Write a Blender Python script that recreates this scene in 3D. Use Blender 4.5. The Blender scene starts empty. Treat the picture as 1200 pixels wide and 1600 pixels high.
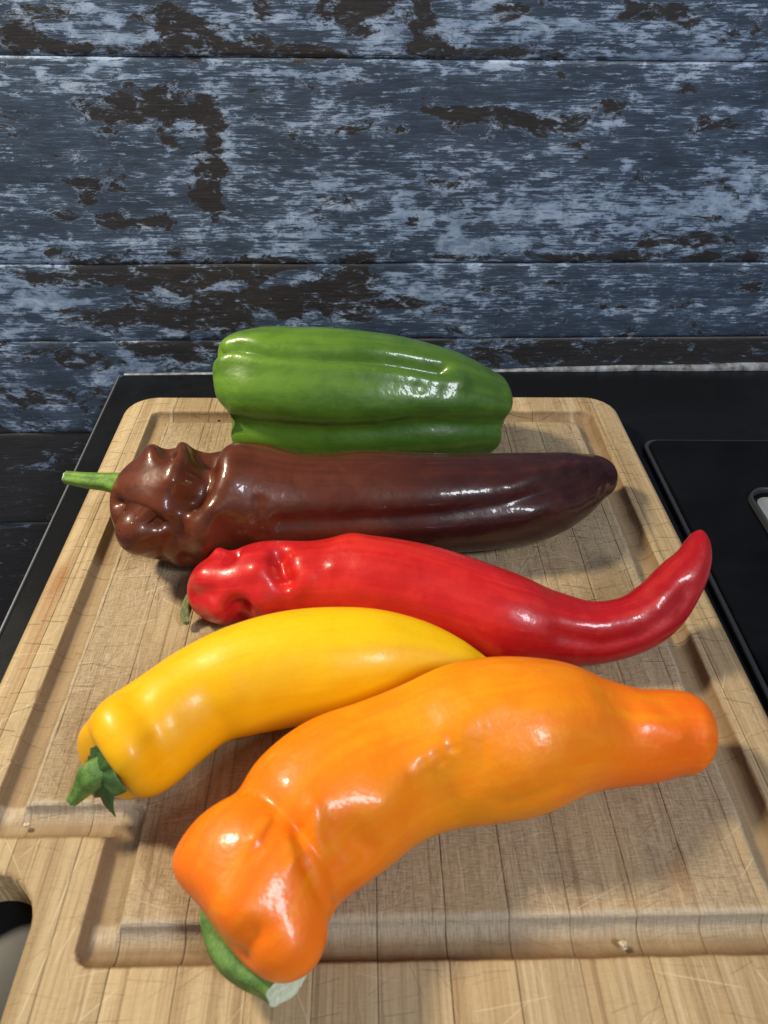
import bpy, bmesh, math, random
import numpy as np
from mathutils import Vector, Matrix
from mathutils.bvhtree import BVHTree

# ------------------------------------------------------------------ camera
scene = bpy.context.scene
COL = scene.collection
cam_data = bpy.data.cameras.new('camera')
cam = bpy.data.objects.new('camera', cam_data); COL.objects.link(cam); scene.camera = cam
PITCH, ROLL = math.radians(39.61), math.radians(-1.0)
cp, sp_ = math.cos(PITCH), math.sin(PITCH)
r0, d0, fw = Vector((1, 0, 0)), Vector((0, -sp_, -cp)), Vector((0, cp, -sp_))
right = math.cos(ROLL)*r0+math.sin(ROLL)*d0
down = -math.sin(ROLL)*r0+math.cos(ROLL)*d0
M = Matrix.Identity(4)
for i in range(3):
    M[i][0], M[i][1], M[i][2] = right[i], -down[i], -fw[i]
M[2][3] = 0.24
cam.matrix_world = M
cam_data.sensor_fit = 'VERTICAL'; cam_data.sensor_height = 9.6
cam_data.lens = 9.6*1160/1600
cam_data.clip_start = 0.01; cam_data.clip_end = 50
cam_data.dof.use_dof = True; cam_data.dof.focus_distance = 0.40; cam_data.dof.aperture_fstop = 5.6

# ------------------------------------------------------------------ light
world = bpy.data.worlds.new('World'); scene.world = world; world.use_nodes = True
bg = world.node_tree.nodes['Background']
bg.inputs[0].default_value = (0.70, 0.76, 0.88, 1); bg.inputs[1].default_value = 0.26

def area(name, loc, target, size, power, color, size_y=None):
    l = bpy.data.lights.new(name, 'AREA'); l.energy = power; l.color = color
    l.shape = 'DISK' if size_y is None else 'RECTANGLE'; l.size = size
    if size_y: l.size_y = size_y
    o = bpy.data.objects.new(name, l); COL.objects.link(o); o.location = loc
    o.rotation_euler = (Vector(target)-Vector(loc)).to_track_quat('-Z', 'Y').to_euler()
    return o
KEY = area('warm_lamp', (-0.52, 0.35, 0.58), (0.0, 0.2, 0.0), 0.11, 7.4, (1.0, 0.87, 0.64))
WIN = area('window_light', (0.75, -0.55, 1.15), (0.0, 0.25, 0.0), 0.24, 14, (0.88, 0.93, 1.0), 0.36)
scene.view_settings.view_transform = 'Standard'; scene.view_settings.look = 'None'
scene.view_settings.exposure = 0.0; scene.view_settings.gamma = 1.0
scene.view_settings.use_curve_mapping = False
scene.cycles.use_denoising = True
scene.cycles.max_bounces = 5; scene.cycles.diffuse_bounces = 2; scene.cycles.glossy_bounces = 2
scene.cycles.transmission_bounces = 1; scene.cycles.volume_bounces = 0; scene.cycles.caustics_reflective = False

# ------------------------------------------------------------------ helpers
def mesh_obj(name, verts, faces, mat, parent=None, smooth=True, attrs=None):
    me = bpy.data.meshes.new(name)
    me.from_pydata([tuple(map(float, v)) for v in verts], [], faces)
    if smooth: me.polygons.foreach_set('use_smooth', [True]*len(me.polygons))
    for k, a in (attrs or {}).items():
        at = me.attributes.new(k, 'FLOAT', 'POINT'); at.data.foreach_set('value', np.asarray(a, np.float32).ravel())
    me.update(); me.materials.append(mat)
    o = bpy.data.objects.new(name, me); COL.objects.link(o)
    if parent: o.parent = parent
    return o

def fast_obj(name, V, quads, mat, parent=None, attrs=None):
    """numpy verts (n,3) and quads (m,4) (no degenerate faces)"""
    me = bpy.data.meshes.new(name)
    V = np.asarray(V, np.float32); Q = np.asarray(quads, np.int32)
    me.vertices.add(len(V)); me.vertices.foreach_set('co', V.ravel())
    me.loops.add(Q.size); me.loops.foreach_set('vertex_index', Q.ravel())
    me.polygons.add(len(Q))
    me.polygons.foreach_set('loop_start', np.arange(0, Q.size, 4, dtype=np.int32))
    me.polygons.foreach_set('loop_total', np.full(len(Q), 4, np.int32))
    me.polygons.foreach_set('use_smooth', np.ones(len(Q), bool))
    me.update(calc_edges=True); me.validate()
    for k, a in (attrs or {}).items():
        at = me.attributes.new(k, 'FLOAT', 'POINT'); at.data.foreach_set('value', np.asarray(a, np.float32).ravel())
    me.materials.append(mat)
    o = bpy.data.objects.new(name, me); COL.objects.link(o)
    if parent: o.parent = parent
    return o

def empty(name, loc=(0, 0, 0), rz=0):
    o = bpy.data.objects.new(name, None); COL.objects.link(o); o.location = loc; o.rotation_euler = (0, 0, rz)
    o.empty_display_size = .02
    return o

def tag(o, label=None, cat=None, group=None, kind=None):
    for k, v in (('label', label), ('category', cat), ('group', group), ('kind', kind)):
        if v: o[k] = v
    return o

class Nodes:
    """a few words for writing node materials"""
    def __init__(self, name):
        self.m = bpy.data.materials.new(name); self.m.use_nodes = True
        self.t = self.m.node_tree; self.t.nodes.clear()
        self.out = self.t.nodes.new('ShaderNodeOutputMaterial')
        self.b = self.t.nodes.new('ShaderNodeBsdfPrincipled')
        self.t.links.new(self.b.outputs[0], self.out.inputs[0])
    def put(self, sock, v):
        if hasattr(v, 'is_output') or isinstance(v, bpy.types.NodeSocket): self.t.links.new(v, sock)
        else:
            if sock.type == 'RGBA' and len(v) == 3: v = (*v, 1)
            sock.default_value = v
    def set(self, **kw):
        for k, v in kw.items(): self.put(self.b.inputs[k.replace('_', ' ')], v)
    def math(self, op, a, b=None, c=None, clamp=False):
        n = self.t.nodes.new('ShaderNodeMath'); n.operation = op; n.use_clamp = clamp
        for i, v in enumerate((a, b, c)):
            if v is not None: self.put(n.inputs[i], v)
        return n.outputs[0]
    def vmath(self, op, a, b=None):
        n = self.t.nodes.new('ShaderNodeVectorMath'); n.operation = op
        self.put(n.inputs[0], a)
        if b is not None: self.put(n.inputs[1], b)
        return n.outputs[0]
    def coord(self, kind='Object'):
        return self.t.nodes.new('ShaderNodeTexCoord').outputs[kind]
    def sep(self, v):
        n = self.t.nodes.new('ShaderNodeSeparateXYZ'); self.put(n.inputs[0], v); return n.outputs
    def comb(self, x, y, z):
        n = self.t.nodes.new('ShaderNodeCombineXYZ')
        for i, v in enumerate((x, y, z)): self.put(n.inputs[i], v)
        return n.outputs[0]
    def noise(self, vec, scale=1, detail=4, rough=.5, dist=0.0, lac=2.0):
        n = self.t.nodes.new('ShaderNodeTexNoise'); self.put(n.inputs['Vector'], vec)
        n.inputs['Scale'].default_value = scale; n.inputs['Detail'].default_value = detail
        n.inputs['Roughness'].default_value = rough; n.inputs['Distortion'].default_value = dist; n.inputs['Lacunarity'].default_value = lac
        return n.outputs[0]
    def voronoi(self, vec, scale=1, dims='3D', rnd=1.0):
        n = self.t.nodes.new('ShaderNodeTexVoronoi'); n.voronoi_dimensions = dims
        self.put(n.inputs['Vector'], vec); n.inputs['Scale'].default_value = scale; n.inputs['Randomness'].default_value = rnd
        return n.outputs
    def attr(self, name):
        n = self.t.nodes.new('ShaderNodeAttribute'); n.attribute_name = name; return n.outputs['Fac']
    def step(self, v, a, b):
        n = self.t.nodes.new('ShaderNodeMapRange'); n.interpolation_type = 'SMOOTHSTEP'
        self.put(n.inputs[0], v); self.put(n.inputs[1], a); self.put(n.inputs[2], b)
        return n.outputs[0]
    def lin(self, v, a, b, c, d):
        n = self.t.nodes.new('ShaderNodeMapRange')
        for i, q in enumerate((v, a, b, c, d)): self.put(n.inputs[i], q)
        return n.outputs[0]
    def mix(self, f, a, b, mode='MIX'):
        n = self.t.nodes.new('ShaderNodeMix'); n.data_type = 'RGBA'; n.blend_type = mode
        self.put(n.inputs[0], f); self.put(n.inputs[6], a); self.put(n.inputs[7], b)
        return n.outputs[2]
    def ramp(self, f, stops):
        n = self.t.nodes.new('ShaderNodeValToRGB'); self.put(n.inputs[0], f)
        e = n.color_ramp.elements
        while len(e) < len(stops): e.new(.5)
        for k, (p, c) in zip(e, stops): k.position = p; k.color = (*c, 1)
        return n.outputs[0]
    def bump(self, h, dist, strength=1.0, normal=None):
        n = self.t.nodes.new('ShaderNodeBump'); self.put(n.inputs['Height'], h)
        n.inputs['Distance'].default_value = dist; n.inputs['Strength'].default_value = strength
        if normal is not None: self.put(n.inputs['Normal'], normal)
        return n.outputs[0]
    def rand(self):
        return self.t.nodes.new('ShaderNodeObjectInfo').outputs['Random']

# ------------------------------------------------------------------ shape tools
def catmull(P, n):
    """centripetal-like smooth curve through the rows of P, n samples, by arc length"""
    P = np.asarray(P, float)
    Q = np.vstack([2*P[0]-P[1], P, 2*P[-1]-P[-2]])
    out = []; par = []
    for i in range(len(P)-1):
        p0, p1, p2, p3 = Q[i:i+4]
        t = np.linspace(0, 1, 24, endpoint=False)[:, None]
        out.append(.5*((2*p1)+(-p0+p2)*t+(2*p0-5*p1+4*p2-p3)*t**2+(-p0+3*p1-3*p2+p3)*t**3))
        par.append(i+t[:, 0])
    out.append(P[-1:]); par.append([len(P)-1])
    return np.vstack(out), np.concatenate(par)

def smooth1(a, k, n=1):
    a = np.array(a, float)
    for _ in range(n):
        b = np.concatenate([np.repeat(a[:1], k, 0), a, np.repeat(a[-1:], k, 0)])
        c = np.cumsum(np.concatenate([np.zeros_like(b[:1]), b]), 0)
        a = (c[2*k+1:]-c[:-2*k-1])/(2*k+1)
    return a

def sweep(spine, capL, capR, powL, powR, ns=330, nphi=256):
    """spine: rows x,y,z,r,squash ; returns vertex grid (ns,nphi,3), s in 0..1, phi"""
    S = np.asarray(spine, float)
    C_, par = catmull(S, 0)
    seg = np.linalg.norm(np.diff(C_[:, :3], axis=0), axis=1)
    L = np.concatenate([[0], np.cumsum(seg)]); Lt = L[-1]
    rL, rR = S[1, 3], S[-2, 3]
    # finer rings in the caps
    nl = nr = ns//6
    a, b = capL*rL, Lt-capR*rR
    u = np.concatenate([a*(1-np.cos(np.linspace(0, np.pi/2, nl, endpoint=False))),
                        np.linspace(a, b, ns-nl-nr, endpoint=False),
                        b+(Lt-b)*np.sin(np.linspace(0, np.pi/2, nr))])
    G = np.stack([np.interp(u, L, C_[:, k]) for k in range(5)], 1)
    dense = np.linspace(0, Lt, 400)
    D = np.stack([np.interp(dense, L, C_[:, k]) for k in range(3)], 1)
    T = smooth1(np.gradient(D, axis=0), 12, 2)
    T = np.stack([np.interp(u, dense, T[:, k]) for k in range(3)], 1)
    T /= np.linalg.norm(T, axis=1)[:, None]
    r = G[:, 3].copy()
    tl = np.clip(u/a, 0, 1); tr = np.clip((Lt-u)/(Lt-b), 0, 1)
    r *= np.clip(1-(1-tl)**powL, 0, 1)**(1/powL)*np.clip(1-(1-tr)**powR, 0, 1)**(1/powR)
    up = np.array([0, 0, 1.])
    N = up-T*(T@up)[:, None]; N /= np.linalg.norm(N, axis=1)[:, None]
    B = np.cross(T, N)
    ph = np.linspace(0, 2*np.pi, nphi, endpoint=False)
    V = G[:, None, :3] + r[:, None, None]*(np.cos(ph)[None, :, None]*N[:, None]*G[:, 4][:, None, None]+np.sin(ph)[None, :, None]*B[:, None])
    return V, u/Lt, ph

def grid_normals(V):
    du = np.gradient(V, axis=0)
    dv = np.roll(V, -1, 1)-np.roll(V, 1, 1)
    n = np.cross(dv, du)
    n /= np.linalg.norm(n, axis=2)[:, :, None]+1e-12
    # poles
    n[0] = n[1].mean(0); n[-1] = n[-2].mean(0)
    n /= np.linalg.norm(n, axis=2)[:, :, None]+1e-12
    return n

def poly_dist(V, pts):
    P = np.asarray(pts, float)
    X = V.reshape(-1, 3)
    if len(P) == 1:
        return np.linalg.norm(X-P[0], axis=1).reshape(V.shape[:2])
    best = np.full(len(X), 1e9)
    for a, b in zip(P[:-1], P[1:]):
        ab = b-a; t = np.clip((X-a)@ab/(ab@ab+1e-12), 0, 1)
        best = np.minimum(best, np.linalg.norm(X-a-t[:, None]*ab, axis=1))
    return best.reshape(V.shape[:2])

def wobble(V, seed, freq, amp, n=10):
    rs = np.random.RandomState(seed); out = np.zeros(V.shape[:2])
    for _ in range(n):
        k = rs.normal(size=3); k *= freq*rs.uniform(.6, 1.5)/np.linalg.norm(k)
        out += np.sin(V@k+rs.uniform(0, 6.28))
    return out*amp/math.sqrt(n)

def sculpt(V, strokes, seed, wob):
    n = grid_normals(V)
    for f, a in wob:
        V = V+n*wobble(V, seed, f, a)[:, :, None]; seed += 1
    for i, (sig, amp, kind, pts) in enumerate(strokes):
        if i % 4 == 0:
            n = grid_normals(V)
        if kind == 'l':          # a round lobe (or a row of them): push the skin out to a sphere
            t = np.full(V.shape[:2], -1.0)
            P = np.asarray(pts, float)
            if len(P) > 1:
                P = np.vstack([P[k]+(P[k+1]-P[k])*f for k in range(len(P)-1) for f in np.linspace(0, 1, 41)[:-1]]+[P[-1:]])
            n = grid_normals(V)
            for c in P:
                q = V-c; b = (q*n).sum(2); disc = b*b-(q*q).sum(2)+sig*sig
                t = np.maximum(t, np.where(disc > 0, -b+np.sqrt(np.maximum(disc, 0)), -1.0))
            k = amp
            h = np.clip(.5+.5*t/k, 0, 1)
            V = V+n*np.where(t > -k, t*h+k*h*(1-h), 0)[:, :, None]
            continue
        d = poly_dist(V, pts)/sig
        w = np.exp(-.5*d*d) if kind == 'g' else np.exp(-np.sqrt(d*d+.05)*1.3)
        V = V+n*(amp*w)[:, :, None]
    return V

WALL_BROWN = [(-0.1718, 0.1814, 0.0116, 0.0081), (-0.1593, 0.1908, 0.0197, 0.0039), (-0.0893, 0.1849, 0.0074, 0.0117), (-0.1163, 0.1757, 0.0545, 0.003),
 (-0.0408, 0.1804, 0.0096, 0.0059), (-0.0788, 0.1813, 0.0047, 0.0088), (-0.043, 0.1938, 0.004, 0.0056), (-0.0095, 0.1942, 0.0084, 0.0057),
 (0.009, 0.1915, 0.0109, 0.0104), (-0.031, 0.1746, 0.0416, 0.0024), (0.0413, 0.1926, 0.0051, 0.011), (0.082, 0.195, 0.0103, 0.0051),
 (0.0631, 0.1753, 0.0388, 0.0021), (0.1716, 0.1958, 0.0157, 0.0063), (0.2071, 0.183, 0.0107, 0.003), (-0.1056, 0.1501, 0.0248, 0.0091),
 (-0.0824, 0.1464, 0.0086, 0.0092), (-0.0757, 0.1322, 0.0037, 0.0138), (-0.1168, 0.1595, 0.0042, 0.0069), (-0.0812, 0.116, 0.0082, 0.0086),
 (-0.0894, 0.103, 0.0061, 0.0052), (-0.1568, 0.1058, 0.0112, 0.0044), (-0.105, 0.1437, 0.0143, 0.0066), (-0.0329, 0.1357, 0.0037, 0.003),
 (-0.0147, 0.149, 0.013, 0.0026), (-0.0442, 0.1407, 0.0094, 0.0027), (0.0013, 0.1365, 0.0092, 0.0027), (0.0953, 0.1436, 0.0119, 0.0033),
 (0.1218, 0.1407, 0.0206, 0.0054), (0.1555, 0.1449, 0.0067, 0.0088), (0.2209, 0.1384, 0.0146, 0.0055), (0.06, 0.1451, 0.0147, 0.003),
 (0.032, 0.137, 0.0067, 0.0027), (0.1735, 0.1129, 0.0039, 0.0033), (0.0568, 0.1079, 0.0156, 0.0029), (-0.0812, 0.0929, 0.0054, 0.0131),
 (-0.0859, 0.0955, 0.0085, 0.0045), (-0.1444, 0.0853, 0.0108, 0.0035), (-0.1155, 0.0845, 0.0164, 0.0035), (-0.1552, 0.0966, 0.0053, 0.0026),
 (-0.1862, 0.0657, 0.0039, 0.0032), (-0.1365, 0.0668, 0.004, 0.0032), (-0.1104, 0.0683, 0.0056, 0.0032), (-0.178, 0.0512, 0.0303, 0.0085),
 (-0.1358, 0.0502, 0.0244, 0.0085), (-0.1009, 0.0518, 0.0245, 0.0068), (-0.0596, 0.0558, 0.0205, 0.0055), (-0.043, 0.0587, 0.0184, 0.0029),
 (-0.0665, 0.0276, 0.034, 0.0156), (-0.0194, 0.0354, 0.036, 0.0117), (-0.1556, 0.0241, 0.0294, 0.0082), (-0.1629, 0.0469, 0.0203, 0.0051),
 (-0.1057, 0.0201, 0.0213, 0.0083), (0.0, 0.0598, 0.0148, 0.0034), (0.0061, 0.0462, 0.0126, 0.0096), (0.2203, 0.073, 0.0316, 0.005),
 (0.0722, 0.0621, 0.0208, 0.0025), (0.1684, 0.0619, 0.0424, 0.003), (0.2448, 0.0616, 0.0257, 0.003), (0.095, 0.0432, 0.012, 0.0022),
 (0.1441, 0.0439, 0.0164, 0.0022), (0.0422, 0.086, 0.006, 0.0031), (0.269, 0.0406, 0.0088, 0.0045), (0.0316, 0.0302, 0.0129, 0.0036),
 (0.1799, 0.0275, 0.0177, 0.0028), (0.2525, -0.0082, 0.0611, 0.0103), (0.141, -0.0047, 0.0183, 0.008), (0.1884, -0.0122, 0.0326, 0.0051),
 (0.0325, -0.0057, 0.018, 0.005), (0.2096, -0.0038, 0.0278, 0.005), (-0.1178, -0.0025, 0.0262, 0.0059), (-0.2307, -0.083, 0.0568, 0.0118),
 (-0.1819, -0.0768, 0.0189, 0.0058), (-0.2654, -0.1368, 0.0399, 0.0166), (-0.219, -0.1313, 0.0199, 0.0131), (-0.2574, -0.2002, 0.0641, 0.0467),
 (-0.3192, -0.262, 0.0562, 0.0435)]
WALL_PALE = [(-0.1211, 0.1847, 0.0335, 0.0087, 0.2), (-0.0643, 0.1837, 0.0203, 0.0088, 0.12), (-0.0197, 0.1912, 0.0169, 0.0072, 0.1), (0.0347, 0.186, 0.031, 0.0088, 0.16),
 (0.1041, 0.1851, 0.035, 0.0074, 0.12), (0.1598, 0.1871, 0.0708, 0.0089, 0.08), (0.1808, 0.1744, 0.0434, 0.0021, 0.3), (0.2317, 0.1741, 0.0073, 0.0025, 0.3),
 (-0.1645, 0.1718, 0.0203, 0.0012, 0.25), (-0.0664, 0.1659, 0.0912, 0.0024, 0.08), (-0.007, 0.1648, 0.0212, 0.0056, 0.1), (0.0778, 0.17, 0.0428, 0.0021, 0.12),
 (-0.1604, 0.1623, 0.0345, 0.0062, 0.08), (-0.1734, 0.1401, 0.0284, 0.015, -0.22), (-0.1452, 0.1235, 0.022, 0.0141, -0.15),
 (0.0715, 0.1606, 0.0289, 0.008, -0.06), (0.0589, 0.1344, 0.0262, 0.0069, -0.14), (0.136, 0.1243, 0.0347, 0.0071, -0.1), (-0.0577, 0.1504, 0.0143, 0.0065, 0.0),
 (-0.0881, 0.1372, 0.0109, 0.004, 0.14), (-0.104, 0.1287, 0.022, 0.0048, 0.12), (-0.1332, 0.1286, 0.0065, 0.0034, 0.2), (-0.0732, 0.1406, 0.0043, 0.0134, 0.1),
 (-0.0683, 0.1202, 0.0075, 0.0107, 0.1), (-0.0278, 0.1096, 0.0459, 0.0186, 0.06), (0.0298, 0.106, 0.035, 0.015, 0.08), (0.1248, 0.1225, 0.0193, 0.0036, 0.16),
 (0.1674, 0.1136, 0.0031, 0.0111, 0.16), (0.2258, 0.11, 0.024, 0.0113, 0.1), (0.1018, 0.091, 0.0564, 0.0158, 0.12), (0.2152, 0.091, 0.0493, 0.016, 0.12),
 (0.0383, 0.0852, 0.008, 0.0055, 0.28), (0.0685, 0.0832, 0.0064, 0.008, 0.28), (-0.0176, 0.0786, 0.0104, 0.0032, 0.28), (-0.0254, 0.0833, 0.004, 0.0031, 0.28),
 (0.0882, 0.0679, 0.0373, 0.0037, 0.32), (0.0714, 0.0712, 0.0164, 0.0033, 0.25), (0.184, 0.0851, 0.0247, 0.0121, 0.1), (-0.1946, 0.0637, 0.0237, 0.0103, 0.14),
 (-0.2085, 0.0429, 0.0243, 0.0175, 0.18), (-0.1864, 0.0341, 0.0371, 0.0035, 0.28), (-0.1272, 0.0416, 0.0123, 0.003, 0.25),
 (-0.1398, 0.0603, 0.0523, 0.0025, 0.26), (-0.0105, 0.0497, 0.025, 0.0021, 0.3), (-0.1026, 0.0402, 0.0041, 0.0088, 0.26), (-0.0858, 0.0423, 0.0207, 0.003, 0.2),
 (-0.0501, 0.0714, 0.0241, 0.0081, 0.08), (-0.0589, 0.0633, 0.0162, 0.0029, 0.2), (0.0483, 0.0417, 0.0255, 0.018, 0.1), (0.1091, 0.0325, 0.0875, 0.0115, 0.07),
 (0.1955, 0.0365, 0.0661, 0.0114, -0.05), (0.156, 0.0136, 0.0903, 0.0038, -0.12), (-0.2162, 0.0163, 0.0252, 0.0069, 0.1), (-0.1493, 0.0135, 0.017, 0.0037, 0.1),
 (-0.2332, -0.0272, 0.0088, 0.0209, 0.16), (-0.2229, -0.0377, 0.0134, 0.0074, 0.16), (-0.1885, -0.0077, 0.0087, 0.0049, 0.2),
 (-0.1755, -0.0078, 0.0087, 0.0029, 0.2), (-0.1537, -0.008, 0.0061, 0.0059, 0.3), (-0.1469, -0.018, 0.0133, 0.0102, 0.22),
 (-0.1195, -0.0133, 0.0133, 0.004, 0.28), (-0.1701, -0.0228, 0.0062, 0.0082, 0.28), (-0.1922, -0.0226, 0.0044, 0.0051, 0.2),
 (-0.2087, -0.0353, 0.0054, 0.0074, 0.2), (-0.2438, -0.0634, 0.0276, 0.0028, 0.16), (-0.1934, -0.0653, 0.0139, 0.0028, 0.12),
 (-0.2321, -0.1057, 0.029, 0.0049, 0.0), (0.0687, -0.0076, 0.0272, 0.007, 0.0), (0.0967, -0.0154, 0.0138, 0.0031, 0.1),
 (-0.2524, -0.1438, 0.0403, 0.0415, -0.25), (-0.2722, -0.215, 0.0541, 0.0652, -0.3), (0.2056, -0.0063, 0.0699, 0.0081, -0.15)]
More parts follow.
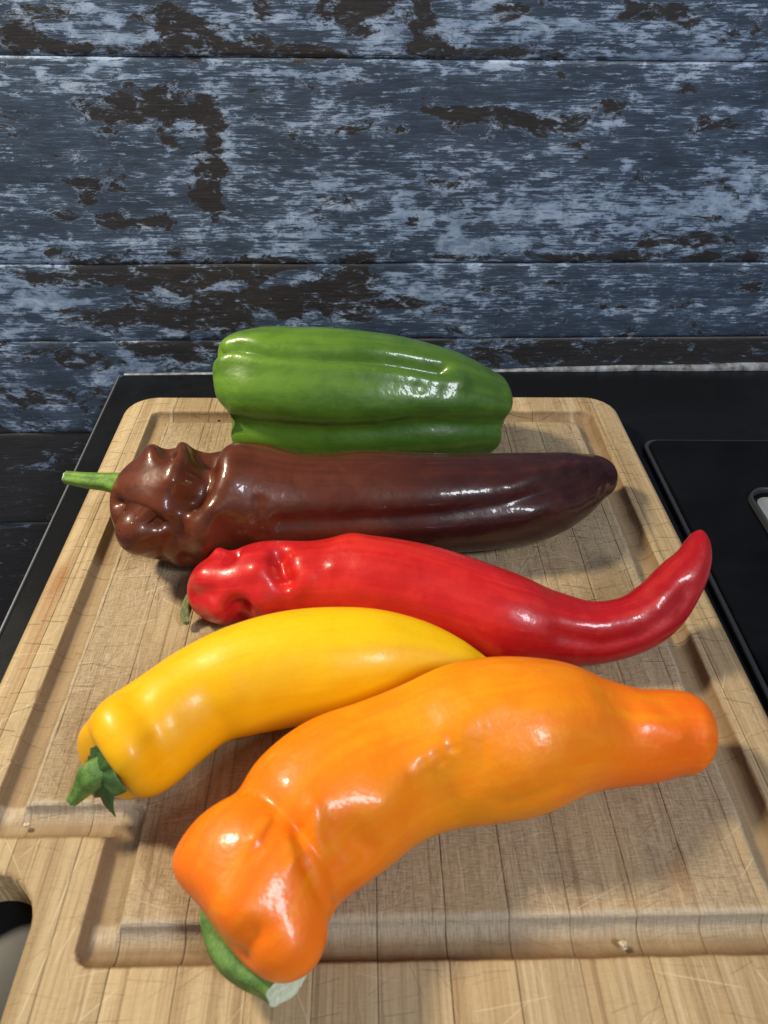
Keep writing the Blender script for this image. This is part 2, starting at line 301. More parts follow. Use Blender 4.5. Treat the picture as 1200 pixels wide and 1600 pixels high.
# peppers: spine rows x, y, z, radius, squash; strokes: width, amount, kind, points
PEPPERS = {'brown': {'spine': [[-0.1161, 0.2683, 0.0169, 0.0174, 1.0], [-0.1144, 0.2722, 0.0169, 0.0174, 1.0], [-0.1047, 0.2646, 0.0232, 0.0239, 1.0],
                     [-0.0911, 0.2603, 0.0261, 0.0269, 1.0], [-0.0807, 0.2599, 0.0263, 0.0271, 1.0], [-0.0728, 0.261, 0.0265, 0.0273, 1.0],
                     [-0.0587, 0.2645, 0.0261, 0.0269, 1.0], [-0.0355, 0.2663, 0.024, 0.0247, 1.0], [0.0004, 0.2682, 0.0233, 0.024, 1.0],
                     [0.0316, 0.2704, 0.0227, 0.0234, 1.0], [0.0644, 0.2761, 0.0214, 0.0221, 1.0], [0.089, 0.2911, 0.0171, 0.0176, 1.0],
                     [0.1073, 0.3059, 0.0119, 0.0123, 1.0], [0.1193, 0.3095, 0.0107, 0.0123, 1.0]],
           'cap': (0.75, 1.1),
           'pw': (2.2, 2.0),
           'wob': [(60, 0.0005), (150, 0.0003)],
           'strokes': [(0.0056, -0.011, 'g', [[-0.0792, 0.2746, 0.0495], [-0.0765, 0.2535, 0.0529], [-0.0782, 0.2443, 0.0486], [-0.0808, 0.2407, 0.0455]]),
                       (0.00241, -0.0065, 'g', [[-0.0799, 0.2733, 0.0501], [-0.0779, 0.2547, 0.0531], [-0.0783, 0.2454, 0.0493]]),
                       (0.00403, 0.003, 'g', [[-0.0897, 0.2747, 0.049], [-0.0869, 0.2558, 0.0532], [-0.0871, 0.2476, 0.0506]]),
                       (0.00335, 0.0032, 'g', [[-0.1041, 0.2735, 0.0469], [-0.1009, 0.2642, 0.0508]]),
                       (0.00276, -0.0065, 'g', [[-0.0975, 0.2741, 0.0481], [-0.0931, 0.2613, 0.0529]]),
                       (0.00427, 0.003, 'g', [[-0.0695, 0.2667, 0.0534], [-0.0695, 0.2498, 0.0512], [-0.0731, 0.2394, 0.0438]]),
                       (0.00259, -0.0042, 'g',
                        [[-0.0825, 0.2421, 0.0468], [-0.0838, 0.238, 0.0425], [-0.0869, 0.2342, 0.0355], [-0.0915, 0.233, 0.0276], [-0.0994, 0.2415, 0.009]]),
                       (0.00095, -0.0018, 'c', [[-0.0824, 0.2411, 0.0459], [-0.0838, 0.2376, 0.0419], [-0.0885, 0.2338, 0.0342], [-0.0915, 0.233, 0.0276]]),
                       (0.00241, -0.005, 'g',
                        [[-0.1174, 0.249, 0.0365], [-0.1117, 0.2444, 0.0375], [-0.1069, 0.2416, 0.0381], [-0.102, 0.239, 0.0379], [-0.0954, 0.236, 0.037],
                         [-0.0902, 0.2342, 0.0349]]),
                       (0.0008, -0.002, 'c', [[-0.1132, 0.2457, 0.0376], [-0.1069, 0.2416, 0.0381], [-0.102, 0.239, 0.0379], [-0.0954, 0.236, 0.037]]),
                       (0.00986, 0.0014, 'l', [[-0.1052, 0.24, 0.0291]]), (0.00555, 0.002, 'g', [[-0.1032, 0.2367, 0.0215]]),
                       (0.00362, -0.0028, 'g', [[-0.085, 0.2329, 0.0303], [-0.086, 0.2344, 0.0166]]),
                       (0.00434, 0.0022, 'g', [[-0.0774, 0.2367, 0.0403], [-0.0752, 0.233, 0.0278]]),
                       (0.00714, 0.0015, 'g', [[-0.0596, 0.2657, 0.0531], [-0.063, 0.2589, 0.0532]]),
                       (0.00608, -0.0025, 'g', [[-0.0667, 0.2352, 0.0332], [-0.0633, 0.2357, 0.0218]]),
                       (0.00192, -0.0011, 'g', [[-0.0534, 0.244, 0.0424], [-0.0541, 0.2401, 0.0363], [-0.0527, 0.2386, 0.0292]]),
                       (0.00764, -0.002, 'g', [[-0.0357, 0.2801, 0.0446], [-0.0298, 0.2803, 0.0441]]),
                       (0.00364, -0.0022, 'g',
                        [[-0.0439, 0.2415, 0.0328], [-0.0361, 0.2428, 0.0325], [-0.0107, 0.2452, 0.0327], [0.0113, 0.247, 0.0328], [0.0277, 0.2488, 0.0335],
                         [0.0507, 0.2534, 0.0352], [0.074, 0.2633, 0.0366], [0.0985, 0.2831, 0.0295]]),
                       (0.0009, -0.0024, 'c',
                        [[-0.0361, 0.2428, 0.0325], [-0.0107, 0.2452, 0.0327], [0.0113, 0.247, 0.0328], [0.0277, 0.2488, 0.0335], [0.0507, 0.2534, 0.0352],
                         [0.074, 0.2633, 0.0366], [0.0944, 0.2793, 0.0312]]),
                       (0.00192, 0.0005, 'g', [[-0.0399, 0.2435, 0.0357]]), (0.00193, 0.0005, 'g', [[-0.0272, 0.2449, 0.0347]]),
                       (0.00193, 0.0005, 'g', [[-0.017, 0.2461, 0.0355]]), (0.00194, 0.0005, 'g', [[-0.0023, 0.2471, 0.0352]]),
                       (0.00424, 0.0009, 'g', [[0.0559, 0.2599, 0.0405], [0.0725, 0.2716, 0.0414], [0.0918, 0.2861, 0.0349]]),
                       (0.00406, 0.0009, 'g', [[0.066, 0.2541, 0.0283], [0.081, 0.2629, 0.03]]),
                       (0.0026, -0.0006, 'g', [[0.0549, 0.2657, 0.0437], [0.0631, 0.2728, 0.0439]]),
                       (0.00202, -0.0005, 'g', [[0.078, 0.2795, 0.0405], [0.0748, 0.269, 0.0397]]),
                       (0.00206, -0.0005, 'g', [[0.0894, 0.2897, 0.0358], [0.0852, 0.2756, 0.0366]]), (0.00279, -0.001, 'g', [[0.1053, 0.2842, 0.0194]])]},
 'red': {'spine': [[-0.0807, 0.2243, 0.0115, 0.0132, 1.0], [-0.074, 0.2224, 0.0128, 0.0132, 1.0], [-0.0636, 0.2198, 0.0152, 0.0156, 1.0],
                   [-0.0492, 0.2206, 0.0176, 0.0181, 1.0], [-0.0296, 0.2202, 0.0181, 0.0187, 1.0], [-0.0102, 0.22, 0.0195, 0.0201, 1.0],
                   [0.0098, 0.2162, 0.0194, 0.02, 1.0], [0.0296, 0.2102, 0.0189, 0.0195, 1.0], [0.0489, 0.2031, 0.018, 0.0186, 1.0],
                   [0.0676, 0.2008, 0.0151, 0.0156, 1.0], [0.0852, 0.1996, 0.014, 0.0134, 1.0], [0.1002, 0.2017, 0.0169, 0.0122, 1.0],
                   [0.111, 0.207, 0.0222, 0.0115, 1.0], [0.1195, 0.2147, 0.0285, 0.0098, 1.0], [0.1261, 0.2219, 0.0353, 0.0075, 1.0],
                   [0.1296, 0.2301, 0.043, 0.0075, 1.0]],
         'cap': (0.8, 2.6),
         'pw': (2.2, 1.8),
         'wob': [(70, 0.0005), (180, 0.0003)],
         'strokes': [(0.00391, 0.0022, 'g', [[-0.0728, 0.2157, 0.0268]]), (0.00243, 0.003, 'g', [[-0.0691, 0.2291, 0.026]]),
                     (0.00382, 0.002, 'g', [[-0.0512, 0.212, 0.0334]]), (0.00387, 0.0024, 'g', [[-0.0655, 0.2045, 0.0174]]),
                     (0.00355, 0.002, 'g', [[-0.0482, 0.2036, 0.0242]]),
                     (0.00253, -0.0068, 'g', [[-0.0421, 0.22, 0.0364], [-0.0402, 0.2121, 0.0344], [-0.0383, 0.2086, 0.0322]]),
                     (0.00101, -0.003, 'c', [[-0.0441, 0.2214, 0.0363], [-0.0402, 0.213, 0.0348], [-0.0383, 0.2083, 0.032]]),
                     (0.00209, -0.004, 'g', [[-0.0617, 0.2267, 0.031], [-0.0629, 0.2203, 0.032]]),
                     (0.0032, -0.0066, 'g', [[-0.0575, 0.2034, 0.0197], [-0.0583, 0.2072, 0.0057]]),
                     (0.00353, 0.0016, 'g', [[-0.0328, 0.2157, 0.0361], [-0.0327, 0.2074, 0.0315]]),
                     (0.00231, -0.002, 'g', [[-0.077, 0.2112, 0.0191], [-0.0688, 0.2082, 0.0237]]), (0.00256, 0.0006, 'g', [[-0.0276, 0.2174, 0.037]]),
                     (0.00227, 0.0006, 'g', [[-0.0283, 0.2093, 0.0336]]), (0.00227, 0.0006, 'g', [[-0.0194, 0.2115, 0.0365]]),
                     (0.00473, 0.0014, 'g', [[-0.0138, 0.2284, 0.0376]]),
                     (0.00324, -0.0016, 'g',
                      [[0.0687, 0.1882, 0.0241], [0.0845, 0.1877, 0.0202], [0.0992, 0.1905, 0.0224], [0.1105, 0.196, 0.0275], [0.1189, 0.2044, 0.0331]]),
                     (0.00123, 0.0004, 'g', [[0.1072, 0.1977, 0.0295]]), (0.00123, 0.0004, 'g', [[0.102, 0.1944, 0.0266]]),
                     (0.00123, 0.0004, 'g', [[0.0952, 0.1917, 0.0244]]),
                     (0.00402, 0.0008, 'g', [[0.0824, 0.1959, 0.027], [0.0951, 0.1998, 0.0281], [0.1058, 0.2064, 0.0324]]),
                     (0.00249, -0.0008, 'g', [[0.1167, 0.1981, 0.0267], [0.1184, 0.201, 0.0297]]),
                     (0.00552, -0.0015, 'g', [[0.0709, 0.2046, 0.0298], [0.081, 0.202, 0.0276]])]},
 'yellow': {'spine': [[-0.0933, 0.1336, 0.0156, 0.0147, 1.0], [-0.091, 0.138, 0.0144, 0.0147, 1.0], [-0.0829, 0.1425, 0.0177, 0.018, 1.0],
                      [-0.0728, 0.1541, 0.0176, 0.0179, 1.0], [-0.0634, 0.1634, 0.0181, 0.0184, 1.0], [-0.0514, 0.1689, 0.0195, 0.0199, 1.0],
                      [-0.0356, 0.1738, 0.0202, 0.0207, 1.0], [-0.0187, 0.1769, 0.0202, 0.0206, 1.0], [-0.0014, 0.1792, 0.0204, 0.0187, 1.0],
                      [0.014, 0.1805, 0.0194, 0.0147, 1.0], [0.0282, 0.1798, 0.0169, 0.0101, 1.0], [0.0397, 0.1792, 0.0132, 0.0053, 1.0],
                      [0.0469, 0.1763, 0.0106, 0.0053, 1.0]],
            'cap': (0.42, 1.0),
            'pw': (2.5, 2.0),
            'wob': [(45, 0.0004), (90, 0.0002)],
            'strokes': [(0.00373, -0.002, 'g', [[-0.0841, 0.154, 0.0338], [-0.0772, 0.1447, 0.0359], [-0.0716, 0.1371, 0.0317], [-0.0683, 0.1329, 0.024]]),
                        (0.00484, 0.0014, 'g', [[-0.0893, 0.1421, 0.0343], [-0.0797, 0.1304, 0.0304]]),
                        (0.00637, -0.0012, 'g', [[-0.0685, 0.1383, 0.03], [-0.0626, 0.1455, 0.0296]]),
                        (0.00103, -0.0003, 'g', [[-0.0829, 0.1463, 0.0359], [-0.0752, 0.1417, 0.035]]),
                        (0.0057, -0.001, 'g', [[-0.0426, 0.1548, 0.0318], [-0.0273, 0.1592, 0.0334]]), (0.00213, -0.0015, 'g', [[-0.0944, 0.1339, 0.0145]])]},
 'orange': {'spine': [[-0.0433, 0.0842, 0.0193, 0.0212, 1.0], [-0.0388, 0.0884, 0.0204, 0.0212, 1.0], [-0.0347, 0.0975, 0.0226, 0.0236, 1.0],
                      [-0.0281, 0.1064, 0.021, 0.0219, 1.0], [-0.021, 0.1144, 0.0227, 0.0237, 1.0], [-0.0105, 0.1235, 0.023, 0.0239, 1.0],
                      [0.002, 0.1322, 0.022, 0.0229, 1.0], [0.0151, 0.138, 0.0227, 0.0236, 1.0], [0.0295, 0.142, 0.0247, 0.0257, 1.0],
                      [0.0453, 0.1452, 0.025, 0.026, 1.0], [0.0608, 0.1489, 0.0225, 0.0234, 1.0], [0.0761, 0.1502, 0.0183, 0.0191, 1.0],
                      [0.0913, 0.1509, 0.0158, 0.0165, 1.0], [0.1046, 0.1533, 0.0145, 0.0151, 1.0], [0.1177, 0.1531, 0.0123, 0.0151, 1.0]],
            'cap': (0.42, 0.8),
            'pw': (2.3, 2.2),
            'wob': [(45, 0.0007), (120, 0.0004)],
            'strokes': [(0.00742, 0.006, 'g', [[-0.0214, 0.0776, 0.0268]]), (0.00706, 0.003, 'l', [[-0.0232, 0.079, 0.0272]]),
                        (0.00537, 0.003, 'g', [[-0.0537, 0.0957, 0.0301]]), (0.00493, 0.0016, 'g', [[-0.0372, 0.081, 0.0387]]),
                        (0.00326, -0.003, 'g', [[-0.0058, 0.101, 0.0357], [-0.0031, 0.1006, 0.0316]]), (0.00497, -0.0012, 'g', [[-0.0103, 0.1019, 0.0399]]),
                        (0.00158, -0.0018, 'g', [[-0.0192, 0.0928, 0.0393], [-0.0169, 0.0885, 0.0351], [-0.0155, 0.0854, 0.0288], [-0.0149, 0.0848, 0.023]]),
                        (0.00231, -0.003, 'g', [[-0.0137, 0.087, 0.0236], [-0.0146, 0.0855, 0.0203]]),
                        (0.0023, -0.0022, 'g', [[-0.0337, 0.0759, 0.0292], [-0.0308, 0.0776, 0.0355]]), (0.00206, 0.0022, 'g', [[-0.0185, 0.0806, 0.0257]]),
                        (0.00473, -0.0006, 'g', [[-0.0426, 0.0996, 0.0446], [-0.0403, 0.0926, 0.0446]]),
                        (0.00135, -0.0007, 'g', [[-0.0286, 0.1024, 0.0442], [-0.0305, 0.0956, 0.0457], [-0.0328, 0.0926, 0.0455]]),
                        (0.0012, 0.0006, 'g', [[-0.0304, 0.1028, 0.0447], [-0.0325, 0.0967, 0.046]]),
                        (0.00119, 0.0007, 'g', [[-0.025, 0.098, 0.0437], [-0.0227, 0.0921, 0.0421]]),
                        (0.00138, -0.0007, 'g', [[-0.0223, 0.1011, 0.0415], [-0.0202, 0.0945, 0.0405]]),
                        (0.00176, 0.001, 'g', [[-0.0181, 0.1068, 0.0449], [-0.0167, 0.0999, 0.04], [-0.0147, 0.0974, 0.0366]]),
                        (0.0016, -0.0006, 'g', [[-0.0133, 0.1016, 0.041], [-0.0115, 0.0962, 0.0332]]),
                        (0.00393, 0.0011, 'g', [[0.0018, 0.1117, 0.0397], [0.011, 0.1211, 0.0401], [0.0206, 0.1289, 0.0453], [0.0338, 0.1391, 0.0507]]),
                        (0.0069, -0.0018, 'g', [[0.0263, 0.1214, 0.0395], [0.0204, 0.1181, 0.0342]]),
                        (0.00579, -0.001, 'g', [[0.0397, 0.1293, 0.0469], [0.0317, 0.1324, 0.0486]]),
                        (0.00114, -0.0005, 'g', [[0.0307, 0.1266, 0.0452], [0.0312, 0.1225, 0.0412]]),
                        (0.00115, -0.0006, 'g', [[0.0212, 0.129, 0.0455], [0.0221, 0.1265, 0.0441]]),
                        (0.00115, -0.0004, 'g', [[0.017, 0.1253, 0.0425], [0.0183, 0.1237, 0.0412]]),
                        (0.00114, -0.0004, 'g', [[0.0087, 0.1193, 0.0398], [0.0099, 0.1181, 0.0382]]),
                        (0.00114, -0.0004, 'g', [[0.0129, 0.1229, 0.041], [0.0143, 0.121, 0.0393]]),
                        (0.00588, -0.0008, 'g', [[0.0762, 0.1493, 0.0394], [0.0821, 0.1469, 0.0357]]),
                        (0.00338, 0.0014, 'g', [[0.0899, 0.1458, 0.0325], [0.0983, 0.1427, 0.0283]]),
                        (0.00194, -0.0007, 'g', [[0.0564, 0.1228, 0.0319], [0.0386, 0.1177, 0.0288]])]},
 'green': {'spine': [[-0.0793, 0.3475, 0.0305, 0.0331, 1.0], [-0.0756, 0.3476, 0.0321, 0.0331, 1.0], [-0.0678, 0.345, 0.034, 0.0351, 1.0],
                     [-0.0557, 0.3439, 0.0348, 0.0358, 1.0], [-0.0284, 0.3434, 0.0343, 0.0353, 1.0], [-0.001, 0.3437, 0.0328, 0.0339, 1.0],
                     [0.0266, 0.3445, 0.0297, 0.0307, 1.0], [0.0424, 0.3456, 0.0266, 0.0274, 1.0], [0.0536, 0.3471, 0.0234, 0.0241, 1.0],
                     [0.0596, 0.3491, 0.0211, 0.0241, 1.0]],
           'cap': (0.26, 0.3),
           'pw': (3.0, 3.0),
           'wob': [(50, 0.0006), (130, 0.0003)],
           'strokes': [(0.00321, -0.0064, 'g',
                        [[-0.087, 0.341, 0.0605], [-0.0836, 0.3385, 0.064], [-0.0763, 0.3383, 0.0673], [-0.0603, 0.3321, 0.0684], [-0.032, 0.3298, 0.0671],
                         [-0.0079, 0.3303, 0.0653], [0.0149, 0.3323, 0.0619], [0.0275, 0.3333, 0.059]]),
                       (0.00127, -0.003, 'c',
                        [[-0.087, 0.341, 0.0605], [-0.0836, 0.3385, 0.064], [-0.0763, 0.3383, 0.0673], [-0.0603, 0.3321, 0.0684], [-0.032, 0.3298, 0.0671],
                         [-0.0079, 0.3303, 0.0653], [0.0149, 0.3323, 0.0619]]),
                       (0.00353, 0.0024, 'g',
                        [[-0.0808, 0.3301, 0.0627], [-0.0734, 0.33, 0.0654], [-0.0598, 0.3257, 0.0654], [-0.0315, 0.3237, 0.0638], [-0.008, 0.3244, 0.0621],
                         [0.0146, 0.3253, 0.0582], [0.0377, 0.3292, 0.0535]]),
                       (0.00699, -0.0022, 'g', [[-0.0556, 0.3386, 0.0702], [-0.0271, 0.3365, 0.0689]]),
                       (0.00503, -0.005, 'g',
                        [[-0.0828, 0.315, 0.0384], [-0.0823, 0.3146, 0.0361], [-0.0775, 0.3115, 0.0364], [-0.0673, 0.309, 0.0363], [-0.045, 0.3079, 0.0347],
                         [-0.0218, 0.3083, 0.0349], [-0.0034, 0.3096, 0.0356], [0.011, 0.3116, 0.0374], [0.0302, 0.3151, 0.0369], [0.0574, 0.3237, 0.0311],
                         [0.0654, 0.3289, 0.0274]]),
                       (0.00201, -0.0046, 'g',
                        [[-0.0828, 0.315, 0.0384], [-0.0823, 0.3146, 0.0361], [-0.0775, 0.3115, 0.0364], [-0.0673, 0.309, 0.0363], [-0.045, 0.3079, 0.0347],
                         [-0.0218, 0.3083, 0.0349], [-0.0034, 0.3096, 0.0356], [0.011, 0.3116, 0.0374], [0.0302, 0.3151, 0.0369], [0.0574, 0.3237, 0.0311],
                         [0.0654, 0.3289, 0.0274]]),
                       (0.00082, -0.0012, 'c',
                        [[-0.0385, 0.3079, 0.0345], [-0.0218, 0.3083, 0.0349], [-0.0034, 0.3096, 0.0356], [0.011, 0.3116, 0.0374], [0.0302, 0.3151, 0.0369],
                         [0.0574, 0.3237, 0.0311]]),
                       (0.00977, 0.002, 'g', [[-0.0634, 0.3146, 0.0545], [-0.0132, 0.3146, 0.053], [0.031, 0.3201, 0.0476], [0.0529, 0.3263, 0.0418]]),
                       (0.00284, -0.0007, 'g', [[0.0206, 0.3258, 0.0569], [0.0162, 0.3212, 0.0543]]),
                       (0.00254, -0.0006, 'g', [[0.031, 0.3264, 0.0541], [0.0288, 0.3227, 0.0516]]),
                       (0.00257, -0.0006, 'g', [[0.0404, 0.3315, 0.0537], [0.0407, 0.3263, 0.0499]])]}}
# ------------------------------------------------------------------ materials
def mat_wall():
    n = Nodes('weathered_paint')
    s = n.sep(n.coord()); x, z = s[0], s[2]
    def v(a, b, o=0.0): return n.comb(n.math('MULTIPLY', x, a), o, n.math('MULTIPLY', z, b))
    streak = n.noise(v(60, 900, 7.7), 1, 5, .70, .4)
    patch = n.noise(v(80, 170, 1.3), 1, 8, .72, .5)
    tone = n.noise(v(18, 60, 4), 1, 7, .68)
    big = n.noise(v(32, 66, 3.1), 1, 8, .72, .5)
    vb = n.math('ADD', n.math('ADD', n.math('MULTIPLY', n.math('SUBTRACT', big, .5), 1.5), n.math('MULTIPLY', n.math('SUBTRACT', streak, .5), .25)), n.attr('brown'))
    brown = n.step(vb, -.02, .03)
    vp = n.math('ADD', n.math('ADD', n.math('MULTIPLY', n.math('SUBTRACT', streak, .5), 1.15), n.math('MULTIPLY', n.math('SUBTRACT', patch, .5), 1.05)), n.attr('pale'))
    vp = n.math('ADD', vp, n.math('MULTIPLY', n.math('SUBTRACT', tone, .5), .95))
    pale = n.step(vp, -.03, .10)
    hair = n.math('MULTIPLY', n.step(n.noise(v(90, 2100, 12.3), 1, 3, .6, .3), .56, .63), n.step(tone, .36, .58))
    pale = n.math('MAXIMUM', pale, n.math('MULTIPLY', hair, .55))
    # chipped pale rim round the bare patches
    rim = n.math('MULTIPLY', n.step(vb, -.05, -.02), n.math('SUBTRACT', 1.0, brown))
    rim = n.math('MULTIPLY', rim, n.step(patch, .44, .56))
    pale = n.math('MAXIMUM', pale, n.math('MULTIPLY', rim, .85))
    pale = n.math('MULTIPLY', pale, n.math('SUBTRACT', 1.0, n.math('MULTIPLY', brown, n.lin(patch, .52, .64, 1.0, .1))))
    slate = n.ramp(n.math('ADD', n.math('MULTIPLY', tone, .6), n.math('MULTIPLY', streak, .4)), [(.32, (.024, .034, .050)), (.5, (.050, .074, .112)), (.68, (.094, .134, .192))])
    bare = n.ramp(streak, [(.3, (.019, .018, .019)), (.6, (.040, .034, .031)), (.75, (.060, .046, .038))])
    light = n.ramp(n.math('ADD', n.math('MULTIPLY', tone, .5), n.math('MULTIPLY', patch, .5)), [(.36, (.16, .225, .34)), (.52, (.28, .375, .53)), (.66, (.48, .57, .70))])
    col = n.mix(n.math('MULTIPLY', brown, .93), slate, bare)
    col = n.mix(n.math('MULTIPLY', pale, n.lin(patch, .38, .58, .55, 1.0)), col, light)
    n.set(Base_Color=col, Roughness=.45, Specular_IOR_Level=.35)
    emb = n.noise(n.coord(), 1100, 2, .5)
    h = n.math('ADD', n.math('MULTIPLY', streak, .4), n.math('ADD', n.math('MULTIPLY', emb, .5), n.math('MULTIPLY', brown, -.5)))
    n.set(Normal=n.bump(h, .0005, .5))
    return n.m

def cut_layer(n, x, y, sx, sy, off, ang0, spread, length, width):
    """random straight knife cuts: one in each cell of a Voronoi net"""
    p = n.comb(n.math('MULTIPLY_ADD', x, sx, off), n.math('MULTIPLY_ADD', y, sy, off*1.7), 0)
    vo = n.voronoi(p, 1, '2D')
    l = n.sep(n.vmath('SUBTRACT', p, vo['Position']))
    c = n.sep(vo['Color'])
    a = n.math('MULTIPLY_ADD', n.math('SUBTRACT', c[0], .5), spread, ang0)
    ca, sa = n.math('COSINE', a), n.math('SINE', a)
    lx, ly = n.math('DIVIDE', l[0], sx), n.math('DIVIDE', l[1], sy)
    u = n.math('ADD', n.math('MULTIPLY', lx, ca), n.math('MULTIPLY', ly, sa))
    w = n.math('SUBTRACT', n.math('MULTIPLY', ly, ca), n.math('MULTIPLY', lx, sa))
    w = n.math('ADD', w, n.math('MULTIPLY', n.math('MULTIPLY', u, u), n.math('MULTIPLY', n.math('SUBTRACT', c[2], .5), 3.0)))
    line = n.math('SUBTRACT', 1.0, n.step(n.math('ABSOLUTE', w), width*.3, width))
    fade = n.math('SUBTRACT', 1.0, n.step(n.math('ABSOLUTE', u), length*.45, length))
    return n.math('MULTIPLY', n.math('MULTIPLY', line, fade), n.lin(c[1], 0, 1, .15, 1.0))

def mat_board():
    n = Nodes('worn_bamboo')
    s = n.sep(n.coord()); x, y, z = s[0], s[1], s[2]
    r = n.rand(); ro = n.math('MULTIPLY', r, 37.0)
    def v(a, b): return n.comb(n.math('MULTIPLY', x, a), n.math('ADD', n.math('MULTIPLY', y, b), ro), n.math('ADD', n.math('MULTIPLY', z, a), ro))
    def f(a, b, o): return n.comb(n.math('MULTIPLY', x, a), n.math('MULTIPLY', y, b), o)
    worn = n.attr('worn')
    g1 = n.noise(v(1000, 9), 1, 3, .6, .1)
    g2 = n.noise(v(190, 5), 1, 4, .6, .3)
    g3 = n.noise(f(34, 22, 2), 1, 5, .65)
    g = n.math('ADD', n.math('MULTIPLY', g1, .45), n.math('MULTIPLY', g2, .55))
    col = n.ramp(g, [(.30, (.23, .148, .068)), (.43, (.37, .262, .135)), (.54, (.47, .352, .195)), (.68, (.57, .45, .275))])
    col = n.mix(1.0, col, n.ramp(r, [(0, (.90, .87, .84)), (.5, (1, 1, 1)), (1, (1.05, 1.0, .93))]), 'MULTIPLY')
    # worn, greyed working face, hatched by years of cuts
    h1 = n.noise(f(2000, 170, 1), 1, 3, .65); h2 = n.noise(f(260, 1700, 5), 1, 3, .65)
    hatch = n.math('ADD', n.math('MULTIPLY', h1, .5), n.math('MULTIPLY', h2, .5))
    wn = n.math('MULTIPLY', worn, n.lin(g3, .35, .65, .35, .85))
    col = n.mix(wn, col, n.ramp(hatch, [(.36, (.195, .135, .080)), (.48, (.365, .272, .172)), (.62, (.55, .44, .30))]))
    col = n.mix(n.lin(g3, .55, .75, 0, .45), col, (.30, .19, .09))
    fib = n.noise(v(520, 7), 1, 2, .5, .15)
    col = n.mix(n.math('MULTIPLY', n.step(fib, .60, .70), .5), col, (.20, .115, .055))
    col = n.mix(n.math('MULTIPLY', n.step(fib, .38, .30), .35), col, (.62, .48, .31))
    c1 = cut_layer(n, x, y, 38, 30, 3.3, 0.15, 1.0, .020, .00026)
    c2 = cut_layer(n, x, y, 55, 45, 11.1, .9, 2.4, .014, .00022)
    c3 = cut_layer(n, x, y, 100, 95, 23.7, 0.05, .8, .010, .00020)
    c4 = cut_layer(n, x, y, 80, 34, 31.2, 1.55, .30, .022, .00024)
    c5 = cut_layer(n, x, y, 130, 110, 41.9, 1.2, 3.1, .007, .00017)
    side = n.step(n.math('ABSOLUTE', n.math('SUBTRACT', x, -.02)), .03, .12)
    back = n.step(y, .10, .20)
    c1 = n.math('MULTIPLY', c1, n.math('MULTIPLY', back, .7)); c2 = n.math('MULTIPLY', c2, .8); c3 = n.math('MULTIPLY', c3, n.math('MAXIMUM', n.math('MULTIPLY', side, back), .25))
    cuts = n.math('MAXIMUM', n.math('MAXIMUM', c1, c2), n.math('MAXIMUM', n.math('MAXIMUM', c3, c4), c5))
    cuts = n.math('MULTIPLY', cuts, n.math('MULTIPLY', n.lin(g3, .36, .58, .25, 1.0), n.lin(worn, 0, 1, .65, 1.0)))
    col = n.mix(n.math('MULTIPLY', cuts, .8), col, (.105, .062, .034))
    p1 = n.math('MAXIMUM', cut_layer(n, x, y, 60, 55, 57.0, .8, 2.6, .008, .00022), cut_layer(n, x, y, 34, 40, 71.0, .5, 3.1, .016, .00024))
    col = n.mix(n.math('MULTIPLY', p1, .6), col, (.70, .58, .41))
    # spots where juice has soaked in
    col = n.mix(n.math('MULTIPLY', n.attr('stain'), n.lin(g, .35, .65, .95, .35)), col, (.27, .105, .022))
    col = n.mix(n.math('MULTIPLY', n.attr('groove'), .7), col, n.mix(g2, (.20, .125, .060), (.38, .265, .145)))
    col = n.mix(n.math('MULTIPLY', n.attr('grime_shade'), n.lin(g3, .3, .7, .9, .55)), col, (.15, .085, .042))  # grime tone with the shade of the groove walls painted into it
    col = n.mix(n.math('MULTIPLY', n.attr('pale_side'), n.lin(h1, .35, .6, .25, .85)), col, (.55, .46, .34))
    col = n.mix(n.math('MULTIPLY', n.attr('joint'), .5), col, (.05, .028, .015))
    n.set(Base_Color=col, Roughness=n.lin(g1, .3, .7, .58, .74), Specular_IOR_Level=.28)
    h = n.math('ADD', n.math('MULTIPLY', g1, .3), n.math('MULTIPLY', n.math('MULTIPLY', hatch, worn), 1.4))
    n.set(Normal=n.bump(n.math('ADD', h, n.math('MULTIPLY', c3, -.9)), .0007, .85))
    return n.m

